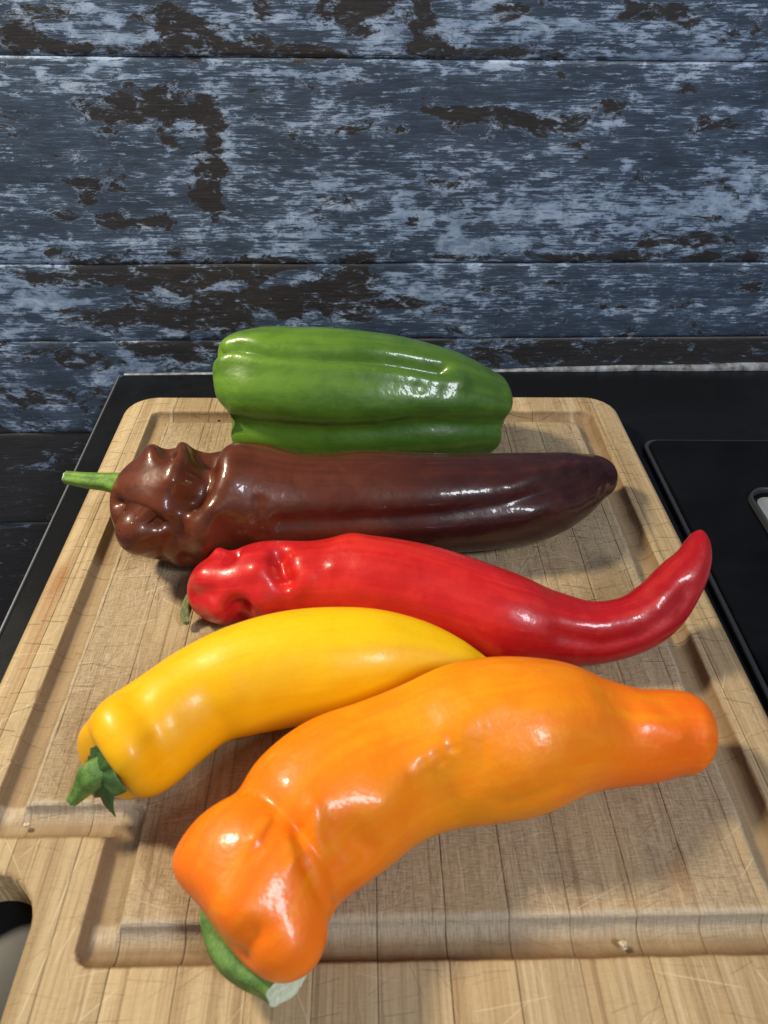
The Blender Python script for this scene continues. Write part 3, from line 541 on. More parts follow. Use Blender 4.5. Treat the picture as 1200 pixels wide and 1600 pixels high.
def mat_pepper(name, stops, dark, mottle, rough=.38, sss=.12, ripple=.35, blotch=None, coat=.4, spec=.32, crough=.09):
    """stops: skin colour from the stem end (0) to the tip (1)"""
    n = Nodes(name)
    co = n.coord()
    s = n.attr('along')
    w = n.noise(co, 26, 3, .55)
    col = n.ramp(n.math('ADD', s, n.math('MULTIPLY', n.math('SUBTRACT', w, .5), .3)), stops)
    # streaks that run the length of the fruit, and soft mottling
    lv = n.comb(n.math('MULTIPLY', s, 3.0), n.math('MULTIPLY', n.attr('around_s'), 5.0), n.math('MULTIPLY', n.attr('around_c'), 5.0))
    st = n.noise(lv, 1, 4, .6, .3)
    m1 = n.noise(co, 70, 5, .65, .4)
    mm = n.math('ADD', n.math('MULTIPLY', st, .5), n.math('MULTIPLY', m1, .5))
    col = n.mix(n.lin(mm, .47, .66, 0, mottle), col, dark)
    if blotch: col = n.mix(n.lin(mm, .50, .34, 0, blotch[0]), col, blotch[1])
    # hairline scuffs, pale flecks, a few dark pin pricks
    c = n.voronoi(co, 60)
    ds = n.sep(n.vmath('SUBTRACT', co, c['Position'])); cc = n.sep(c['Color'])
    line = n.math('ABSOLUTE', n.math('ADD', n.math('MULTIPLY', ds[0], n.math('SUBTRACT', cc[0], .5)), n.math('MULTIPLY', ds[2], n.math('SUBTRACT', cc[1], .5))))
    near = n.math('SUBTRACT', 1.0, n.step(c['Distance'], .0008, .0038))
    scuff = n.math('MULTIPLY', n.math('MULTIPLY', n.math('SUBTRACT', 1.0, n.step(line, .00002, .00006)), near), n.step(cc[2], .62, .68))
    col = n.mix(n.math('MULTIPLY', scuff, .45), col, (.78, .66, .54))
    dot = n.math('MULTIPLY', n.math('SUBTRACT', 1.0, n.step(c['Distance'], .0002, .0006)), n.math('SUBTRACT', 1.0, n.step(cc[2], .10, .14)))
    col = n.mix(n.math('MULTIPLY', dot, .75), col, (.03, .02, .012))
    n.set(Base_Color=col, Specular_IOR_Level=spec, Coat_Weight=n.lin(m1, .35, .65, coat, coat*.55), Coat_Roughness=n.lin(m1, .3, .7, crough+.07, crough-.02))
    n.set(Roughness=n.lin(m1, .3, .7, rough+.08, rough-.05))
    if sss:
        n.set(Subsurface_Weight=sss, Subsurface_Scale=.004)
        n.b.inputs['Subsurface Radius'].default_value = (1.0, .4, .15)
    h = n.math('ADD', n.noise(co, 120, 3, .55), n.math('MULTIPLY', n.noise(co, 1300, 1, .5), .018))
    bp = n.bump(h, .002, ripple)
    n.set(Normal=bp, Coat_Normal=bp)
    return n.m

def mat_stem(name, a, b):
    n = Nodes(name); co = n.coord()
    w = n.noise(co, 160, 5, .65)
    col = n.ramp(w, [(.34, a), (.62, b)])
    vein = n.noise(n.vmath('MULTIPLY', co, (1500, 500, 1500)), 1, 3, .6)
    col = n.mix(n.lin(vein, .5, .68, 0, .3), col, tuple(q*.5 for q in a))
    col = n.mix(n.lin(vein, .42, .3, 0, .2), col, tuple(min(1, q*1.6) for q in b))
    n.set(Base_Color=col, Roughness=.5, Specular_IOR_Level=.35, Subsurface_Weight=.05, Subsurface_Scale=.002)
    n.set(Normal=n.bump(n.math('ADD', vein, w), .0006, .6))
    return n.m

def mat_plain(name, c, rough, metal=0.0, spec=.5, noise=None, bump=None):
    n = Nodes(name); co = n.coord()
    col = c
    if noise:
        col = n.mix(n.lin(n.noise(co, noise[0], 5, .6), .35, .65, 0, 1), c, noise[1])
    n.set(Base_Color=col, Roughness=rough, Metallic=metal, Specular_IOR_Level=spec)
    if bump: n.set(Normal=n.bump(n.noise(co, bump[0], 4), bump[1], .6))
    return n.m

def mat_hob(name, rough, base):
    n = Nodes(name); co = n.coord()
    smear = n.noise(n.vmath('MULTIPLY', co, (9, 14, 9)), 1, 6, .62, 1.2)
    vo = n.voronoi(co, 75); cc = n.sep(vo['Color'])
    speck = n.math('MULTIPLY', n.math('SUBTRACT', 1.0, n.step(vo['Distance'], .0003, .0007)), n.step(cc[0], .72, .76))
    vo2 = n.voronoi(co, 260); cd = n.sep(vo2['Color'])
    speck2 = n.math('MULTIPLY', n.math('SUBTRACT', 1.0, n.step(vo2['Distance'], .0001, .0004)), n.step(cd[0], .85, .9))
    sp = n.math('MAXIMUM', speck, n.math('MULTIPLY', speck2, .6))
    col = n.mix(n.lin(smear, .48, .68, 0, .5), base, tuple(q*2.0 for q in base))
    col = n.mix(n.math('MULTIPLY', sp, .8), col, (.42, .44, .46))
    n.set(Base_Color=col, Roughness=n.lin(smear, .35, .7, rough, rough+.15), Specular_IOR_Level=.15)
    return n.m
MW = mat_wall(); MB_ = mat_board()
M_TOP = mat_hob('black_enamel', .24, (.006, .0065, .008)); M_GLASS = mat_hob('black_glass', .07, (.003, .003, .0035))
M_SEAL = mat_plain('old_sealant', (.33, .37, .42), .6, noise=(150, (.10, .09, .085)), bump=(260, .001))
M_STEEL = mat_plain('brushed_steel', (.55, .56, .56), .45, .6, noise=(60, (.34, .35, .35)))
M_LIP = mat_plain('black_lip', (.035, .037, .04), .22)
M_GLINT = mat_plain('pale_glint', (.30, .31, .32), .3, .6)  # pale metal for the glint strip on the cooker edge
M_CRUMB = mat_plain('crumb', (.62, .55, .42), .6, noise=(900, (.4, .3, .18)))
M_SEED = mat_plain('dark_speck', (.03, .018, .01), .7)

# ------------------------------------------------------------------ the wall of painted planks
WA = math.radians(3.1); WALL_D = .47045
wall = empty('plank_wall', tuple(WALL_D*q for q in (-math.sin(WA), math.cos(WA), 0)), WA)
tag(wall, 'weathered blue-grey plank wall with flaking paint behind the chopping board', 'wall')
edges = [-.96, -.85, -.735, -.62, -.50, -.385, -.27, -.155, -.069, .005, .058, .172, .286, .40, .52, .64, .76]
XW0, XW1 = -1.5, 1.5
bx = np.array(WALL_BROWN); px_ = np.array(WALL_PALE)
for z0, z1 in zip(edges[:-1], edges[1:]):
    xs = np.concatenate([np.linspace(XW0, -.62, 30, endpoint=False), np.linspace(-.62, .58, 280), np.linspace(.60, XW1, 30)]); gap = .00035
    zz = np.concatenate([[z0+gap*.2, z0+gap, z0+.0022], np.linspace(z0+.004, z1-.004, max(6, int((z1-z0)/.0045))), [z1-.0022, z1-gap, z1-gap*.2]])
    dep = np.concatenate([[.0011, .0004, .0001], np.zeros(len(zz)-6), [.0001, .0004, .0011]])
    X, Z = np.meshgrid(xs, zz, indexing='ij')
    wav = .00025*np.sin(X*41+z0*90)+.0002*np.sin(X*97+z1*50)
    Y = dep[None, :]+wav
    br = np.full(X.shape, -.160); pa = np.full(X.shape, -.075)
    for ex, ez, rx, rz in bx:
        br += .28*np.exp(-.5*(((X-ex)/(rx*.9))**2+((Z-ez)/(rz*.9))**2)**1.3)
    if z1 <= .006: br += .10+.10*np.clip((X-.02)/.1, 0, 1); pa -= .03
    if z1 <= -.06: br += .16; pa -= .10
    br = np.minimum(br, .16)
    for ex, ez, rx, rz, a in px_:
        pa += a*np.exp(-.5*(((X-ex)/(rx*.8))**2+((Z-ez)/(rz*.8))**2))
    nx, nz = X.shape
    V = np.stack([X, Y, Z], -1).reshape(-1, 3)
    # back face rim, so the plank is a board 8 mm thick
    idx = np.arange(nx*nz).reshape(nx, nz)
    q = np.stack([idx[:-1, :-1], idx[1:, :-1], idx[1:, 1:], idx[:-1, 1:]], -1).reshape(-1, 4)
    b = len(V); V = np.vstack([V, [[XW0, .008, z0+.0002], [XW1, .008, z0+.0002], [XW1, .008, z1-.0002], [XW0, .008, z1-.0002]]])
    q = np.vstack([q, [[b+3, b+2, b+1, b]]])
    fast_obj('plank', V, q, MW, wall, {'brown': np.append(br.ravel(), [0]*4), 'pale': np.append(pa.ravel(), [0]*4)})

# ------------------------------------------------------------------ cooker top, hob
def rounded_slab(name, x0, x1, y0, y1, ztop, zbot, rc, bev, mat, parent=None, loc=None, rz=0, seg=8, bseg=4):
    """a slab with rounded corners and a rounded upper edge"""
    ring = []
    for cx, cy, a0 in ((x1-rc, y1-rc, 0), (x0+rc, y1-rc, 90), (x0+rc, y0+rc, 180), (x1-rc, y0+rc, 270)):
        for k in range(seg+1):
            a = math.radians(a0+90*k/seg); ring.append((cx, cy, math.cos(a), math.sin(a)))
    V = []; F = []
    prof = [(rc, zbot)]+[(rc-bev*(1-math.cos(math.pi/2*k/bseg)), ztop-bev+bev*math.sin(math.pi/2*k/bseg)) for k in range(bseg+1)]
    for rr, zz in prof:
        V += [(cx+rr*ca, cy+rr*sa, zz) for cx, cy, ca, sa in ring]
    n = len(ring)
    for j in range(len(prof)-1):
        for i in range(n):
            F.append((j*n+i, j*n+(i+1) % n, (j+1)*n+(i+1) % n, (j+1)*n+i))
    F.append(tuple((len(prof)-1)*n+i for i in range(n)))
    F.append(tuple(reversed(range(n))))
    o = mesh_obj(name, V, F, mat, parent)
    o.data.polygons[len(o.data.polygons)-1].use_smooth = False; o.data.polygons[len(o.data.polygons)-2].use_smooth = False
    if loc is not None: o.location = loc; o.rotation_euler = (0, 0, rz)
    return o
ZT = -.0200
wdir = (math.cos(WA), math.sin(WA)); wnor = (-math.sin(WA), math.cos(WA))
top = rounded_slab('cooker_top', -.1614, .68, -.12, WALL_D-.0012, ZT, -.62, .0045, .0016, M_TOP, None, (0, 0, 0), WA)
tag(top, kind='structure')
glint_ = rounded_slab('glint_edge', -.1622, -.1612, -.118, WALL_D-.0016, ZT+.0003, ZT-.004, .0004, .0003, M_GLINT, top, (0, 0, 0), 0, 4, 2)  # added pale strip standing in for the glint along the cooker's left edge
glass = empty('glass_hob', (0, 0, ZT), math.radians(1.2))
tag(glass, 'shiny black glass hob with a thin pale edge, right of the chopping board', 'hob')
rounded_slab('glass_plate', .1690, .62, -.10, .3800, .0046, .0004, .008, .0014, M_GLASS, glass)
rounded_slab('glint_edge', .1665, .6225, -.1025, .3825, .0030, .0002, .0095, .0008, M_LIP, glass)  # raised rim, greyed and widened to carry its highlight line in the colour

# recessed metal plate in a black frame
tray = empty('hob_inset', (0, 0, ZT+.0048), math.radians(1.2))
tag(tray, 'grey metal plate in a black rounded frame at the right edge of the hob', 'metal plate')
def frame_ring(name, x0, x1, y0, y1, rc, w, h, mat, parent):
    ring = []
    for cx, cy, a0 in ((x1-rc, y1-rc, 0), (x0+rc, y1-rc, 90), (x0+rc, y0+rc, 180), (x1-rc, y0+rc, 270)):
        for k in range(9):
            a = math.radians(a0+90*k/8); ring.append((cx, cy, math.cos(a), math.sin(a)))
    V = []; F = []; n = len(ring)
    prof = [(rc, 0), (rc-.0006, h*.8), (rc-w*.35, h), (rc-w*.65, h), (rc-w+.0004, h*.7), (rc-w, 0)]
    for rr, zz in prof: V += [(cx+rr*ca, cy+rr*sa, zz) for cx, cy, ca, sa in ring]
    for j in range(len(prof)-1):
        for i in range(n): F.append((j*n+i, j*n+(i+1) % n, (j+1)*n+(i+1) % n, (j+1)*n+i))
    return mesh_obj(name, V, F, mat, parent)
frame_ring('frame', .2085, .33, .17, .329, .012, .0026, .0030, M_LIP, tray)
rounded_slab('metal_plate', .2118, .3266, .1734, .3215, .0012, .0001, .007, .0005, M_STEEL, tray)

# sealant along the foot of the wall
rs = np.random.RandomState(4)
xs = np.linspace(-.1585, .60, 260); V = []; F = []
def rough_line(sc):
    a = rs.normal(size=260); return smooth1(a, 3, 2)*sc
hgt = np.interp(xs, [-.16, -.05, .10, .17, .3, .6], [.0006, .0006, .0009, .0030, .0044, .0046])+rough_line(.0010)
dpt = np.interp(xs, [-.16, .15, .3], [.0016, .0022, .0034])+rough_line(.001)
for i, xx in enumerate(xs):
    for a in (0, .25, .5, .75, 1.0):
        V.append((xx, WALL_D-.0006-max(.0006, dpt[i])*math.cos(a*math.pi/2)**.8, ZT+.0002+max(.0005, hgt[i])*math.sin(a*math.pi/2)))
for i in range(len(xs)-1):
    for j in range(4):
        F.append((i*5+j, i*5+j+1, (i+1)*5+j+1, (i+1)*5+j))
F = [tuple(reversed(f)) for f in F]
seal = mesh_obj('sealant_strip', V, F, M_SEAL); seal.rotation_euler = (0, 0, WA)
tag(seal, 'thin pale sealant strip where the black cooker top meets the wall', 'sealant')

# ------------------------------------------------------------------ chopping board
BA = math.radians(2.0)
board = empty('chopping_board', (0, 0, -.0200), BA)
tag(board, 'worn bamboo chopping board with juice groove and handle hole, under the peppers', 'chopping board')
BX0, BX1, BY0, BY1, TH_ = -.1446, .1557, .002, .4042, .0197
RC = .019; BZ = .0200
joints = [BX0, -.1343, -.1143, -.0933, -.0745, -.0546, -.0342, -.0155, .0033, .0244, .0439, .0628, .0835, .1032, .1226, .1420, BX1]
gw = .0056; gdep = .0052
xl, xr, yb, yf, xn, yn = -.1214, .1330, .3800, .0892, -.0800, .1284      # centre lines of the groove
gpath = [(xl, yb), (xr, yb), (xr, yf), (xn, yf), (xn, yn), (xl, yn), (xl, yb)]
HX, HR, HY1, HY0 = -.1185, .0172, .1110-.0172, .030+.0172               # handle hole (a stadium)
rsb = np.random.RandomState(9)
def groove_d(X, Y):
    best = np.full(X.shape, 1e9)
    for (ax, ay), (bx_, by_) in zip(gpath[:-1], gpath[1:]):
        dx, dy = bx_-ax, by_-ay; t = np.clip(((X-ax)*dx+(Y-ay)*dy)/(dx*dx+dy*dy), 0, 1)
        best = np.minimum(best, np.hypot(X-ax-t*dx, Y-ay-t*dy))
    return best
def fbm(X, Y, seed, f, n=8):
    r_ = np.random.RandomState(seed); o = 0
    for _ in range(n):
        a = r_.uniform(0, 6.28); k = f*r_.uniform(.5, 1.6)
        o = o+np.sin((X*math.cos(a)+Y*math.sin(a))*k+r_.uniform(0, 6.28))
    return o/math.sqrt(n)
def edge_y(x, lo):
    d = np.maximum(0, np.maximum(BX0+RC-x, x-(BX1-RC)))
    c_ = RC-np.sqrt(np.maximum(RC*RC-d*d, 0))
    return BY0+c_ if lo else BY1-c_
stains = [(-.1385, .243, .0022, .006, 1.0), (-.140, .232, .0018, .016, .6), (-.1365, .205, .0012, .03, .45), (.0998, .1075, .0025, .0045, .6), (.1035, .113, .002, .002, .3), (-.090, .36, .002, .002, .3), (.146, .30, .002, .004, .25)]
for k in range(len(joints)-1):
    a, b = joints[k], joints[k+1]
    g = .00004+.00007*rsb.rand()**2
    ls = a+(g if k else 0); rs_ = b-(g if k < len(joints)-2 else 0)
    special = [v for c_ in (xl, xr, xn) for v in (c_-gw, c_-gw*.97, c_-gw*.9, c_-gw*.75, c_-gw*.4, c_, c_+gw*.4, c_+gw*.75, c_+gw*.9, c_+gw*.97, c_+gw)]
    special += [HX-HR*math.cos(t) for t in np.linspace(0, math.pi, 25)]
    special += [BX0+RC*(1-math.cos(t)) for t in np.linspace(0, math.pi/2, 12)]+[BX1-RC*(1-math.cos(t)) for t in np.linspace(0, math.pi/2, 12)]
    cols = sorted(set([round(v, 6) for v in list(np.linspace(ls, rs_, max(6, int((rs_-ls)/.0011))))+[ls+.00018, rs_-.00018, ls+.0004, rs_-.0004]+[q for q in special if ls < q < rs_]]))
    cols = [c_ for i, c_ in enumerate(cols) if i == 0 or c_-cols[i-1] > .00008]
    cols = np.array(cols)
    base = [v for c_ in (yb, yf, yn) for v in (c_-gw, c_-gw*.97, c_-gw*.9, c_-gw*.75, c_-gw*.4, c_, c_+gw*.4, c_+gw*.75, c_+gw*.9, c_+gw*.97, c_+gw)]
    tt = np.array(sorted(set([round((v-BY0)/(BY1-BY0), 5) for v in base]+[round(v, 5) for v in np.linspace(0, 1, 300)]+[.0008, .002, .004, .007, .993, .996, .998, .9992])))
    tt = tt[np.concatenate([[True], np.diff(tt) > .00025])]
    y0, y1 = edge_y(cols, True), edge_y(cols, False)
    # rows follow straight lines except near the rounded ends
    Yfull = BY0+(BY1-BY0)*tt[None, :]
    Y = np.clip(Yfull, y0[:, None]+.00002*np.arange(len(tt))[None, :]/len(tt), y1[:, None]-.00002*(1-np.arange(len(tt))[None, :]/len(tt)))
    X = np.repeat(cols[:, None], len(tt), 1)
    inhole = np.abs(X-HX) < HR
    hh = np.sqrt(np.maximum(HR*HR-(X-HX)**2, 0))
    hlo, hhi = HY0-hh, HY1+hh
    isin = inhole & (Y > hlo) & (Y < hhi) & (hh > 1e-5)
    mid = (HY0+HY1)/2
    Y = np.where(isin, np.where(Y < mid, hlo, hhi), Y)
    d = groove_d(X, Y)
    lip = .00008*fbm(X, Y, 5, 350)
    q = np.clip((d+lip)/gw, 0, 1)
    Z = BZ-gdep*np.sqrt(np.clip(1-q**2.3, 0, 1))
    Z = Z-.00022*np.exp(-((d-gw)/.0006)**2)
    # outer roundover, hole roundover
    ex = np.minimum(np.minimum(X-BX0, BX1-X), np.minimum(Y-BY0, BY1-Y))
    cxx = np.clip(X, BX0+RC, BX1-RC); cyy = np.clip(Y, BY0+RC, BY1-RC)
    dr = RC-np.hypot(X-cxx, Y-cyy)
    corner = ((X < BX0+RC) | (X > BX1-RC)) & ((Y < BY0+RC) | (Y > BY1-RC))
    e = np.where(corner, dr, ex)
    R_ = .0034
    Z = Z-np.where(e < R_, R_-np.sqrt(np.maximum(R_**2-(R_-np.maximum(e, 0))**2, 0)), 0)
    dh = np.hypot(X-HX, Y-np.clip(Y, HY0, HY1))-HR; R2 = .0016
    Z = Z-np.where(dh < R2, R2-np.sqrt(np.maximum(R2**2-(R2-np.maximum(dh, 0))**2, 0)), 0)
    # seam edges: broken here and there
    jd = np.minimum(X-ls if k else np.full(X.shape, 1.), rs_-X if k < len(joints)-2 else np.full(X.shape, 1.))
    chip = .0003*np.clip(fbm(X*0+a, Y, k+30, 260)-.3, 0, 2)
    Z = Z-np.where(jd < .0003, (1-jd/.0003)*(.00012+chip), 0)
    Z = Z+rsb.uniform(-.00010, .00010)+.00010*fbm(X, Y, 3, 60)
    inside = (X > xl) & (X < xr) & (Y > yf) & (Y < yb) & ~((X < xn) & (Y < yn))
    worn = np.where(inside, 1.0, .35)
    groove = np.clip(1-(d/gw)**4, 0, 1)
    near = np.clip((yf-Y)/gw*1.1+.25+.12*fbm(X, Y, 77, 240), 0, 1)*(d < gw*1.04)*(np.abs(Y-yf) < gw*1.1)*(X > xn-gw)  # outer groove walls darkened in colour: grime, with the unlit side's shade painted in
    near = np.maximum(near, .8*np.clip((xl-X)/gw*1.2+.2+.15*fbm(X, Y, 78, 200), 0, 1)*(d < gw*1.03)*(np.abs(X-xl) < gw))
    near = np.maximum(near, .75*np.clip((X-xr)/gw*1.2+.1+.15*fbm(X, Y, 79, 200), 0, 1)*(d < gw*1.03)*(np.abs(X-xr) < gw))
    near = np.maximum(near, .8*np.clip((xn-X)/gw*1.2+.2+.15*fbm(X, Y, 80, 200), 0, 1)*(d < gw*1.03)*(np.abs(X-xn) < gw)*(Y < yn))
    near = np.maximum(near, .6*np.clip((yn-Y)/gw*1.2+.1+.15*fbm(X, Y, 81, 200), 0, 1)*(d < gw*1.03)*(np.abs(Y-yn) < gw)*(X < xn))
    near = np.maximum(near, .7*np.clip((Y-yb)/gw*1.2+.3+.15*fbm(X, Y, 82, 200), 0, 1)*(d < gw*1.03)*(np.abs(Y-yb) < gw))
    pale_side = np.clip((Y-yf)/gw*1.4, 0, 1)*(d < gw*1.25)*(np.abs(Y-yf) < gw*1.3)*(X > xn-gw*.5)  # paler far wall and inner lips of the groove
    pale_side = np.maximum(pale_side, np.clip((Y-yn)/gw*1.4, 0, 1)*(d < gw*1.25)*(np.abs(Y-yn) < gw*1.3)*(X < xn+gw))
    pale_side = np.maximum(pale_side, .8*np.exp(-((np.abs(X-xl-gw)/.0009)**2))*(X > xl)*(Y > yn))
    pale_side = np.maximum(pale_side, .9*np.exp(-((np.abs(X-xr+gw)/.0010)**2))*(Y > yf))
    st = np.zeros(X.shape)
    for sx, sy, rx, ry, am in stains:
        st += am*np.exp(-.5*(((X-sx)/rx)**2+((Y-sy)/ry)**2))
    jn = np.clip(1-jd/.00022, 0, 1)*np.clip(.25+fbm(X*0, Y, k+60, 70)*.7+rsb.uniform(-.3, .5), .0, 1)
    nx, ny = X.shape
    idx = np.arange(nx*ny).reshape(nx, ny)
    quads = np.stack([idx[:-1, :-1], idx[1:, :-1], idx[1:, 1:], idx[:-1, 1:]], -1)
    hole_q = (isin[:-1, :-1] & isin[1:, :-1] & isin[1:, 1:] & isin[:-1, 1:])
    hole_q |= ((isin[:-1, :-1].astype(int)+isin[1:, :-1]+isin[1:, 1:]+isin[:-1, 1:]) >= 2) & (np.abs(Y[:-1, :-1]-mid)+0 < 1) & (isin[:-1, :-1] & isin[1:, 1:])
    quads = quads[~hole_q].reshape(-1, 4)
    V = np.stack([X, Y, Z], -1).reshape(-1, 3)
    # walls down to the underside along every open border
    from collections import Counter
    ed = {}
    for f in quads.tolist():
        for i in range(4):
            u, v2 = f[i], f[(i+1) % 4]
            if (v2, u) in ed: del ed[(v2, u)]
            else: ed[(u, v2)] = 1
    border = list(ed.keys()); bv = sorted({i for e_ in border for i in e_}); low = {v_: len(V)+i for i, v_ in enumerate(bv)}
    VB = V[bv].copy(); VB[:, 2] = .0004
    side = [(v2, u, low[u], low[v2]) for u, v2 in border]
    att = {}
    for nm, ar in (('worn', worn), ('groove', groove), ('stain', np.clip(st, 0, 1)), ('joint', jn), ('grime_shade', near), ('pale_side', pale_side)):
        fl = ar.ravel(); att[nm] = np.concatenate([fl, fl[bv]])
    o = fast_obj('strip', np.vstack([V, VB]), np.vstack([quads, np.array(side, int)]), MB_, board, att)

# ------------------------------------------------------------------ peppers
def pepper(name, mat, label):
    d = PEPPERS[name]
    V, s, ph = sweep(d['spine'], *d['cap'], *d['pw'])
    V = sculpt(V, d['strokes'], len(name)*7, d['wob'])
    zc = .0003
    V[..., 2] = np.where(V[..., 2] < .004, zc+(np.maximum(V[..., 2], -.004)+.004)**2/.016*.92, V[..., 2])
    base = np.array([V[..., 0].mean(), V[..., 1].mean(), 0])
    ns, nphi, _ = V.shape
    W = V-base
    vs = W[1:-1].reshape(-1, 3); n = len(vs)
    vs = np.vstack([vs, W[0].mean(0), W[-1].mean(0)])
    idx = np.arange(n).reshape(ns-2, nphi)
    q = np.stack([idx[:-1], idx[1:], np.roll(idx[1:], -1, 1), np.roll(idx[:-1], -1, 1)], -1).reshape(-1, 4)
    faces = [tuple(f) for f in q.tolist()]
    faces += [(n, int(idx[0, j]), int(idx[0, (j+1) % nphi])) for j in range(nphi)]
    faces += [(n+1, int(idx[-1, (j+1) % nphi]), int(idx[-1, j])) for j in range(nphi)]
    along = np.concatenate([np.repeat(s[1:-1], nphi), [0, 1]])
    ar_s = np.concatenate([np.tile(np.sin(ph), ns-2), [0, 0]]); ar_c = np.concatenate([np.tile(np.cos(ph), ns-2), [0, 0]])
    root = empty('pepper', tuple(base)); tag(root, label, 'pepper')
    ob = mesh_obj('skin', vs, faces, mat, root, True, {'along': along, 'around_s': ar_s, 'around_c': ar_c})
    bvh = BVHTree.FromPolygons([Vector(v+base) for v in vs], faces)
    pole = W[0].mean(0)+base
    sp = np.array(d['spine']); ax = sp[0, :3]-sp[2, :3]; ax /= np.linalg.norm(ax)
    return root, bvh, base, pole, ax

def tube(name, pts, mat, parent, base, segs=28, cut=None, cut_mat=None, ridge=.08, seed=1):
    """pts rows x,y,z,r ; a ribbed stalk with a cut end"""
    C_, _ = catmull(np.array(pts, float), 0)
    T = np.gradient(C_[:, :3], axis=0); T /= np.linalg.norm(T, axis=1)[:, None]
    up = np.array([.1, .2, 1.]); N = up-T*(T@up)[:, None]; N /= np.linalg.norm(N, axis=1)[:, None]; B = np.cross(T, N)
    ph = np.linspace(0, 2*np.pi, segs, endpoint=False)
    rr = 1+ridge*np.sin(5*ph+seed)+ridge*.5*np.sin(3*ph+2*seed)
    V = C_[:, None, :3]+C_[:, 3][:, None, None]*rr[None, :, None]*(np.cos(ph)[None, :, None]*N[:, None]+np.sin(ph)[None, :, None]*B[:, None])
    n = len(C_)
    if cut is not None:
        cn = np.array(cut, float); cn /= np.linalg.norm(cn)
        t = ((C_[-1, :3]-V[-1])@cn)/(T[-1]@cn); V[-1] += t[:, None]*T[-1]
        for k in range(2, 34): V[-k] += ((1-(k-1)/33)*t)[:, None]*T[-k]
    vv = (V-base).reshape(-1, 3); F = []
    for i in range(n-1):
        for j in range(segs):
            F.append((i*segs+j, i*segs+(j+1) % segs, (i+1)*segs+(j+1) % segs, (i+1)*segs+j))
    o = mesh_obj(name, vv, F, mat, parent)
    # cut face: a slightly raised rim and a dished pale centre
    rim = V[-1]; c0 = rim.mean(0); nn = T[-1] if cut is None else cn
    if nn@T[-1] < 0: nn = -nn
    rs2 = np.random.RandomState(seed)
    vv = []; F = []
    for f, h in ((1.0, 0), (.94, .0003), (.82, .00005), (.55, -.0003), (.25, -.0002)):
        jit = rs2.normal(size=(segs, 1))*.00012
        vv.append(c0+(rim-c0)*f+nn*(h+jit))
    vv = np.vstack(vv+[[c0]])-base
    for i in range(4):
        for j in range(segs): F.append((i*segs+j, i*segs+(j+1) % segs, (i+1)*segs+(j+1) % segs, (i+1)*segs+j))
    for j in range(segs): F.append((4*segs+j, 4*segs+(j+1) % segs, 5*segs))
    mesh_obj('cut_end', vv, F, cut_mat, o)
    return o

def calyx(parent, base, centre, ax, R, tips, mat, cup=.30, thick=.0009, seed=2, start=.2):
    """a star-shaped green collar gripping the shoulder of the pepper"""
    ax = np.array(ax); e1 = np.cross(ax, [0, 0, 1.]); e1 /= np.linalg.norm(e1); e2 = np.cross(ax, e1)
    rs2 = np.random.RandomState(seed)
    nphi, nr = 120, 12; V = []
    amp = rs2.uniform(.8, 1.15, tips); tw = rs2.uniform(-.0006, .0008, tips)
    for top_ in (1, 0):
        for i in range(nr+1):
            for p in np.linspace(0, 2*np.pi, nphi, endpoint=False):
                u = p*tips/(2*np.pi)+start; k = int(u) % tips; fr = u-int(u)
                pt = 1-abs(fr*2-1)
                f = i/nr; rho = R*f*(.66+.40*pt**1.3*amp[k])
                h = -cup*rho*f**.6+tw[k]*f**3*pt*2+.0005*f*math.cos(p*tips*2)*(1-f*.5)+.0012*(1-f)**2
                V.append(centre+e1*rho*math.cos(p)+e2*rho*math.sin(p)+ax*(h+(thick*(1-.6*f) if top_ else 0)))
    F = []; off = (nr+1)*nphi
    for i in range(nr):
        for j in range(nphi):
            a, b, c_, d_ = i*nphi+j, i*nphi+(j+1) % nphi, (i+1)*nphi+(j+1) % nphi, (i+1)*nphi+j
            F.append((a, d_, c_, b)); F.append((off+a, off+b, off+c_, off+d_))
    for j in range(nphi):
        a, b = nr*nphi+j, nr*nphi+(j+1) % nphi
        F.append((a, off+a, off+b, b))
    return mesh_obj('calyx', np.array(V)-base, F, mat, parent)

M_G = mat_pepper('green_skin', [(0, (.135, .265, .018)), (.18, (.098, .205, .016)), (.55, (.066, .150, .015)), (1, (.058, .132, .015))], (.036, .088, .014), .6, .38, .10, .25, (.35, (.14, .25, .025)), .45)  # left end lighter: lamp light from the left is put into the stops
M_BR = mat_pepper('brown_skin', [(0, (.135, .032, .010)), (.35, (.095, .022, .009)), (.6, (.038, .009, .008)), (1, (.030, .007, .008))], (.034, .009, .006), .6, .36, .06, .20, (.3, (.14, .034, .010)), .5, .24, .07)
M_R = mat_pepper('red_skin', [(0, (.50, .009, .018)), (.25, (.60, .018, .012)), (.55, (.49, .010, .012)), (.8, (.39, .006, .011)), (1, (.38, .005, .010))], (.33, .005, .007), .55, .36, .12, .20, (.35, (.72, .05, .018)), .40)
M_Y = mat_pepper('yellow_skin', [(0, (.86, .43, .003)), (.3, (.86, .49, .003)), (.6, (.84, .52, .003)), (1, (.84, .52, .003))], (.76, .37, .002), .5, .44, .14, .10, (.3, (.78, .50, .006)), .22, .28, .16)
M_O = mat_pepper('orange_skin', [(0, (.90, .175, .003)), (.2, (.91, .205, .003)), (.42, (.90, .30, .003)), (.62, (.90, .25, .003)), (.8, (.91, .18, .003)), (1, (.89, .145, .003))], (.85, .15, .003), .4, .42, .14, .24, (.35, (.90, .38, .004)), .40, .26, .15)
S_GREEN = mat_stem('fresh_stem', (.07, .16, .018), (.16, .30, .035))
S_DARK = mat_stem('dark_stem', (.022, .060, .018), (.05, .12, .03))
S_MID = mat_stem('mid_stem', (.055, .14, .025), (.15, .28, .06))
S_DRY = mat_stem('dry_stem', (.08, .10, .03), (.22, .24, .10))
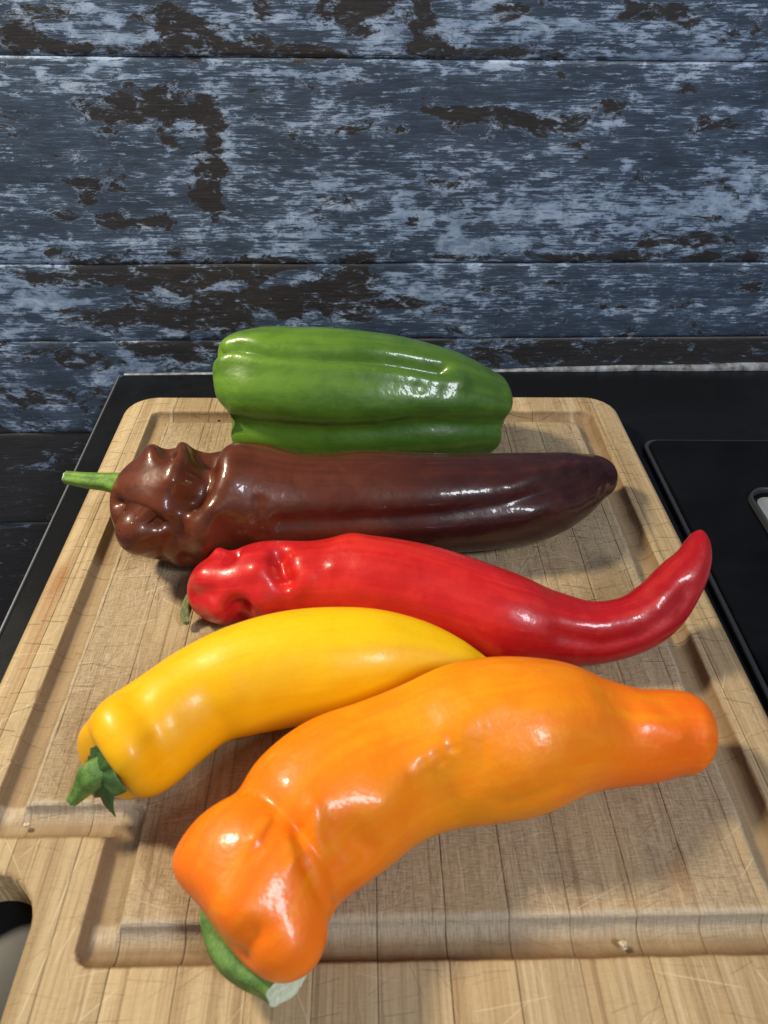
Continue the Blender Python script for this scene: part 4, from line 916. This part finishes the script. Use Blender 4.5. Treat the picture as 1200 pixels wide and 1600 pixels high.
S_CUT = mat_plain('cut_stem', (.72, .76, .62), .6, noise=(900, (.48, .58, .38)), bump=(1200, .0006))

g_root, *_ = pepper('green', M_G, 'big green blocky pepper lying at the back, nearest the wall')
b_root, bvh, base, pole, ax = pepper('brown', M_BR, 'dark chocolate-brown pepper with lumpy folded end and long green stem')
tube('stem', [(-.1060, .2600, .0325, .0105), (-.1140, .2622, .0340, .0076), (-.1225, .2640, .0358, .0045), (-.1335, .2645, .0365, .0036), (-.1432, .2652, .0375, .0029)], S_GREEN, b_root, base, cut=(-1, .1, .15), cut_mat=S_CUT, seed=3)
r_root, bvh, base, pole, ax = pepper('red', M_R, 'bright red pepper with its pointed tip curled up over the board edge')
tube('stem', [(-.0745, .2215, .0120, .0035), (-.0792, .2195, .0110, .0030), (-.0822, .2165, .0085, .0022), (-.0832, .2128, .0055, .0018), (-.0822, .2098, .0040, .0012)], S_DRY, r_root, base, cut=(.3, -1, -.3), cut_mat=S_DRY, ridge=.2, seed=5)
y_root, bvh, base, pole, ax = pepper('yellow', M_Y, 'smooth yellow curved pepper with star-shaped green calyx')
ax2 = ax+np.array([0, 0, .55]); ax2 /= np.linalg.norm(ax2)
cc_ = pole+ax*.0030+np.array([.0036, -.0020, .0052])
calyx(y_root, base, cc_, ax2, .0142, 6, S_DARK, cup=.16)
e_ = np.array([-.1000, .1250, .0120])
tube('stem', [tuple(cc_-ax2*.004)+(.0054,), tuple(cc_+ax2*.0008)+(.0048,), tuple(cc_*.66+e_*.34+ax2*.0006)+(.0036,), tuple(cc_*.28+e_*.72)+(.0025,), tuple(e_)+(.0018,)], S_MID, y_root, base, cut_mat=S_CUT, seed=7)
o_root, bvh, base, pole, ax = pepper('orange', M_O, 'large orange pepper with lumpy end and thick curled stem in the foreground')
tube('stem', [(-.0405, .0962, .0185, .0085), (-.0437, .0878, .0182, .0060), (-.0428, .0826, .0176, .0049), (-.0398, .0786, .0165, .0046), (-.0348, .0758, .0152, .0046), (-.0290, .0742, .0143, .0049), (-.0240, .0722, .0137, .0055)], S_MID, o_root, base, cut=(.62, -.72, .18), cut_mat=S_CUT, seed=9, ridge=.07)

# ------------------------------------------------------------------ crumbs
def crumb(name, loc, r, mat, label, cat, seed):
    bm = bmesh.new(); bmesh.ops.create_icosphere(bm, subdivisions=2, radius=r)
    rs2 = np.random.RandomState(seed)
    for v in bm.verts:
        v.co *= rs2.uniform(.6, 1.25); v.co.z *= .6
    me = bpy.data.meshes.new(name); bm.to_mesh(me); bm.free(); me.materials.append(mat)
    o = bpy.data.objects.new(name, me); COL.objects.link(o); o.location = loc
    return tag(o, label, cat)
crumb('crumb', (.0745, .0905, -.0030), .0014, M_CRUMB, 'tiny pale crumb lying in the front groove of the chopping board', 'crumb', 1)
crumb('crumb', (-.1190, .1245, -.0030), .0011, M_CRUMB, 'tiny pale crumb in the groove corner near the handle hole', 'crumb', 2)
crumb('speck', (-.0985, .3715, .0004), .0010, M_SEED, 'tiny dark speck on the board left of the green pepper', 'speck', 3)
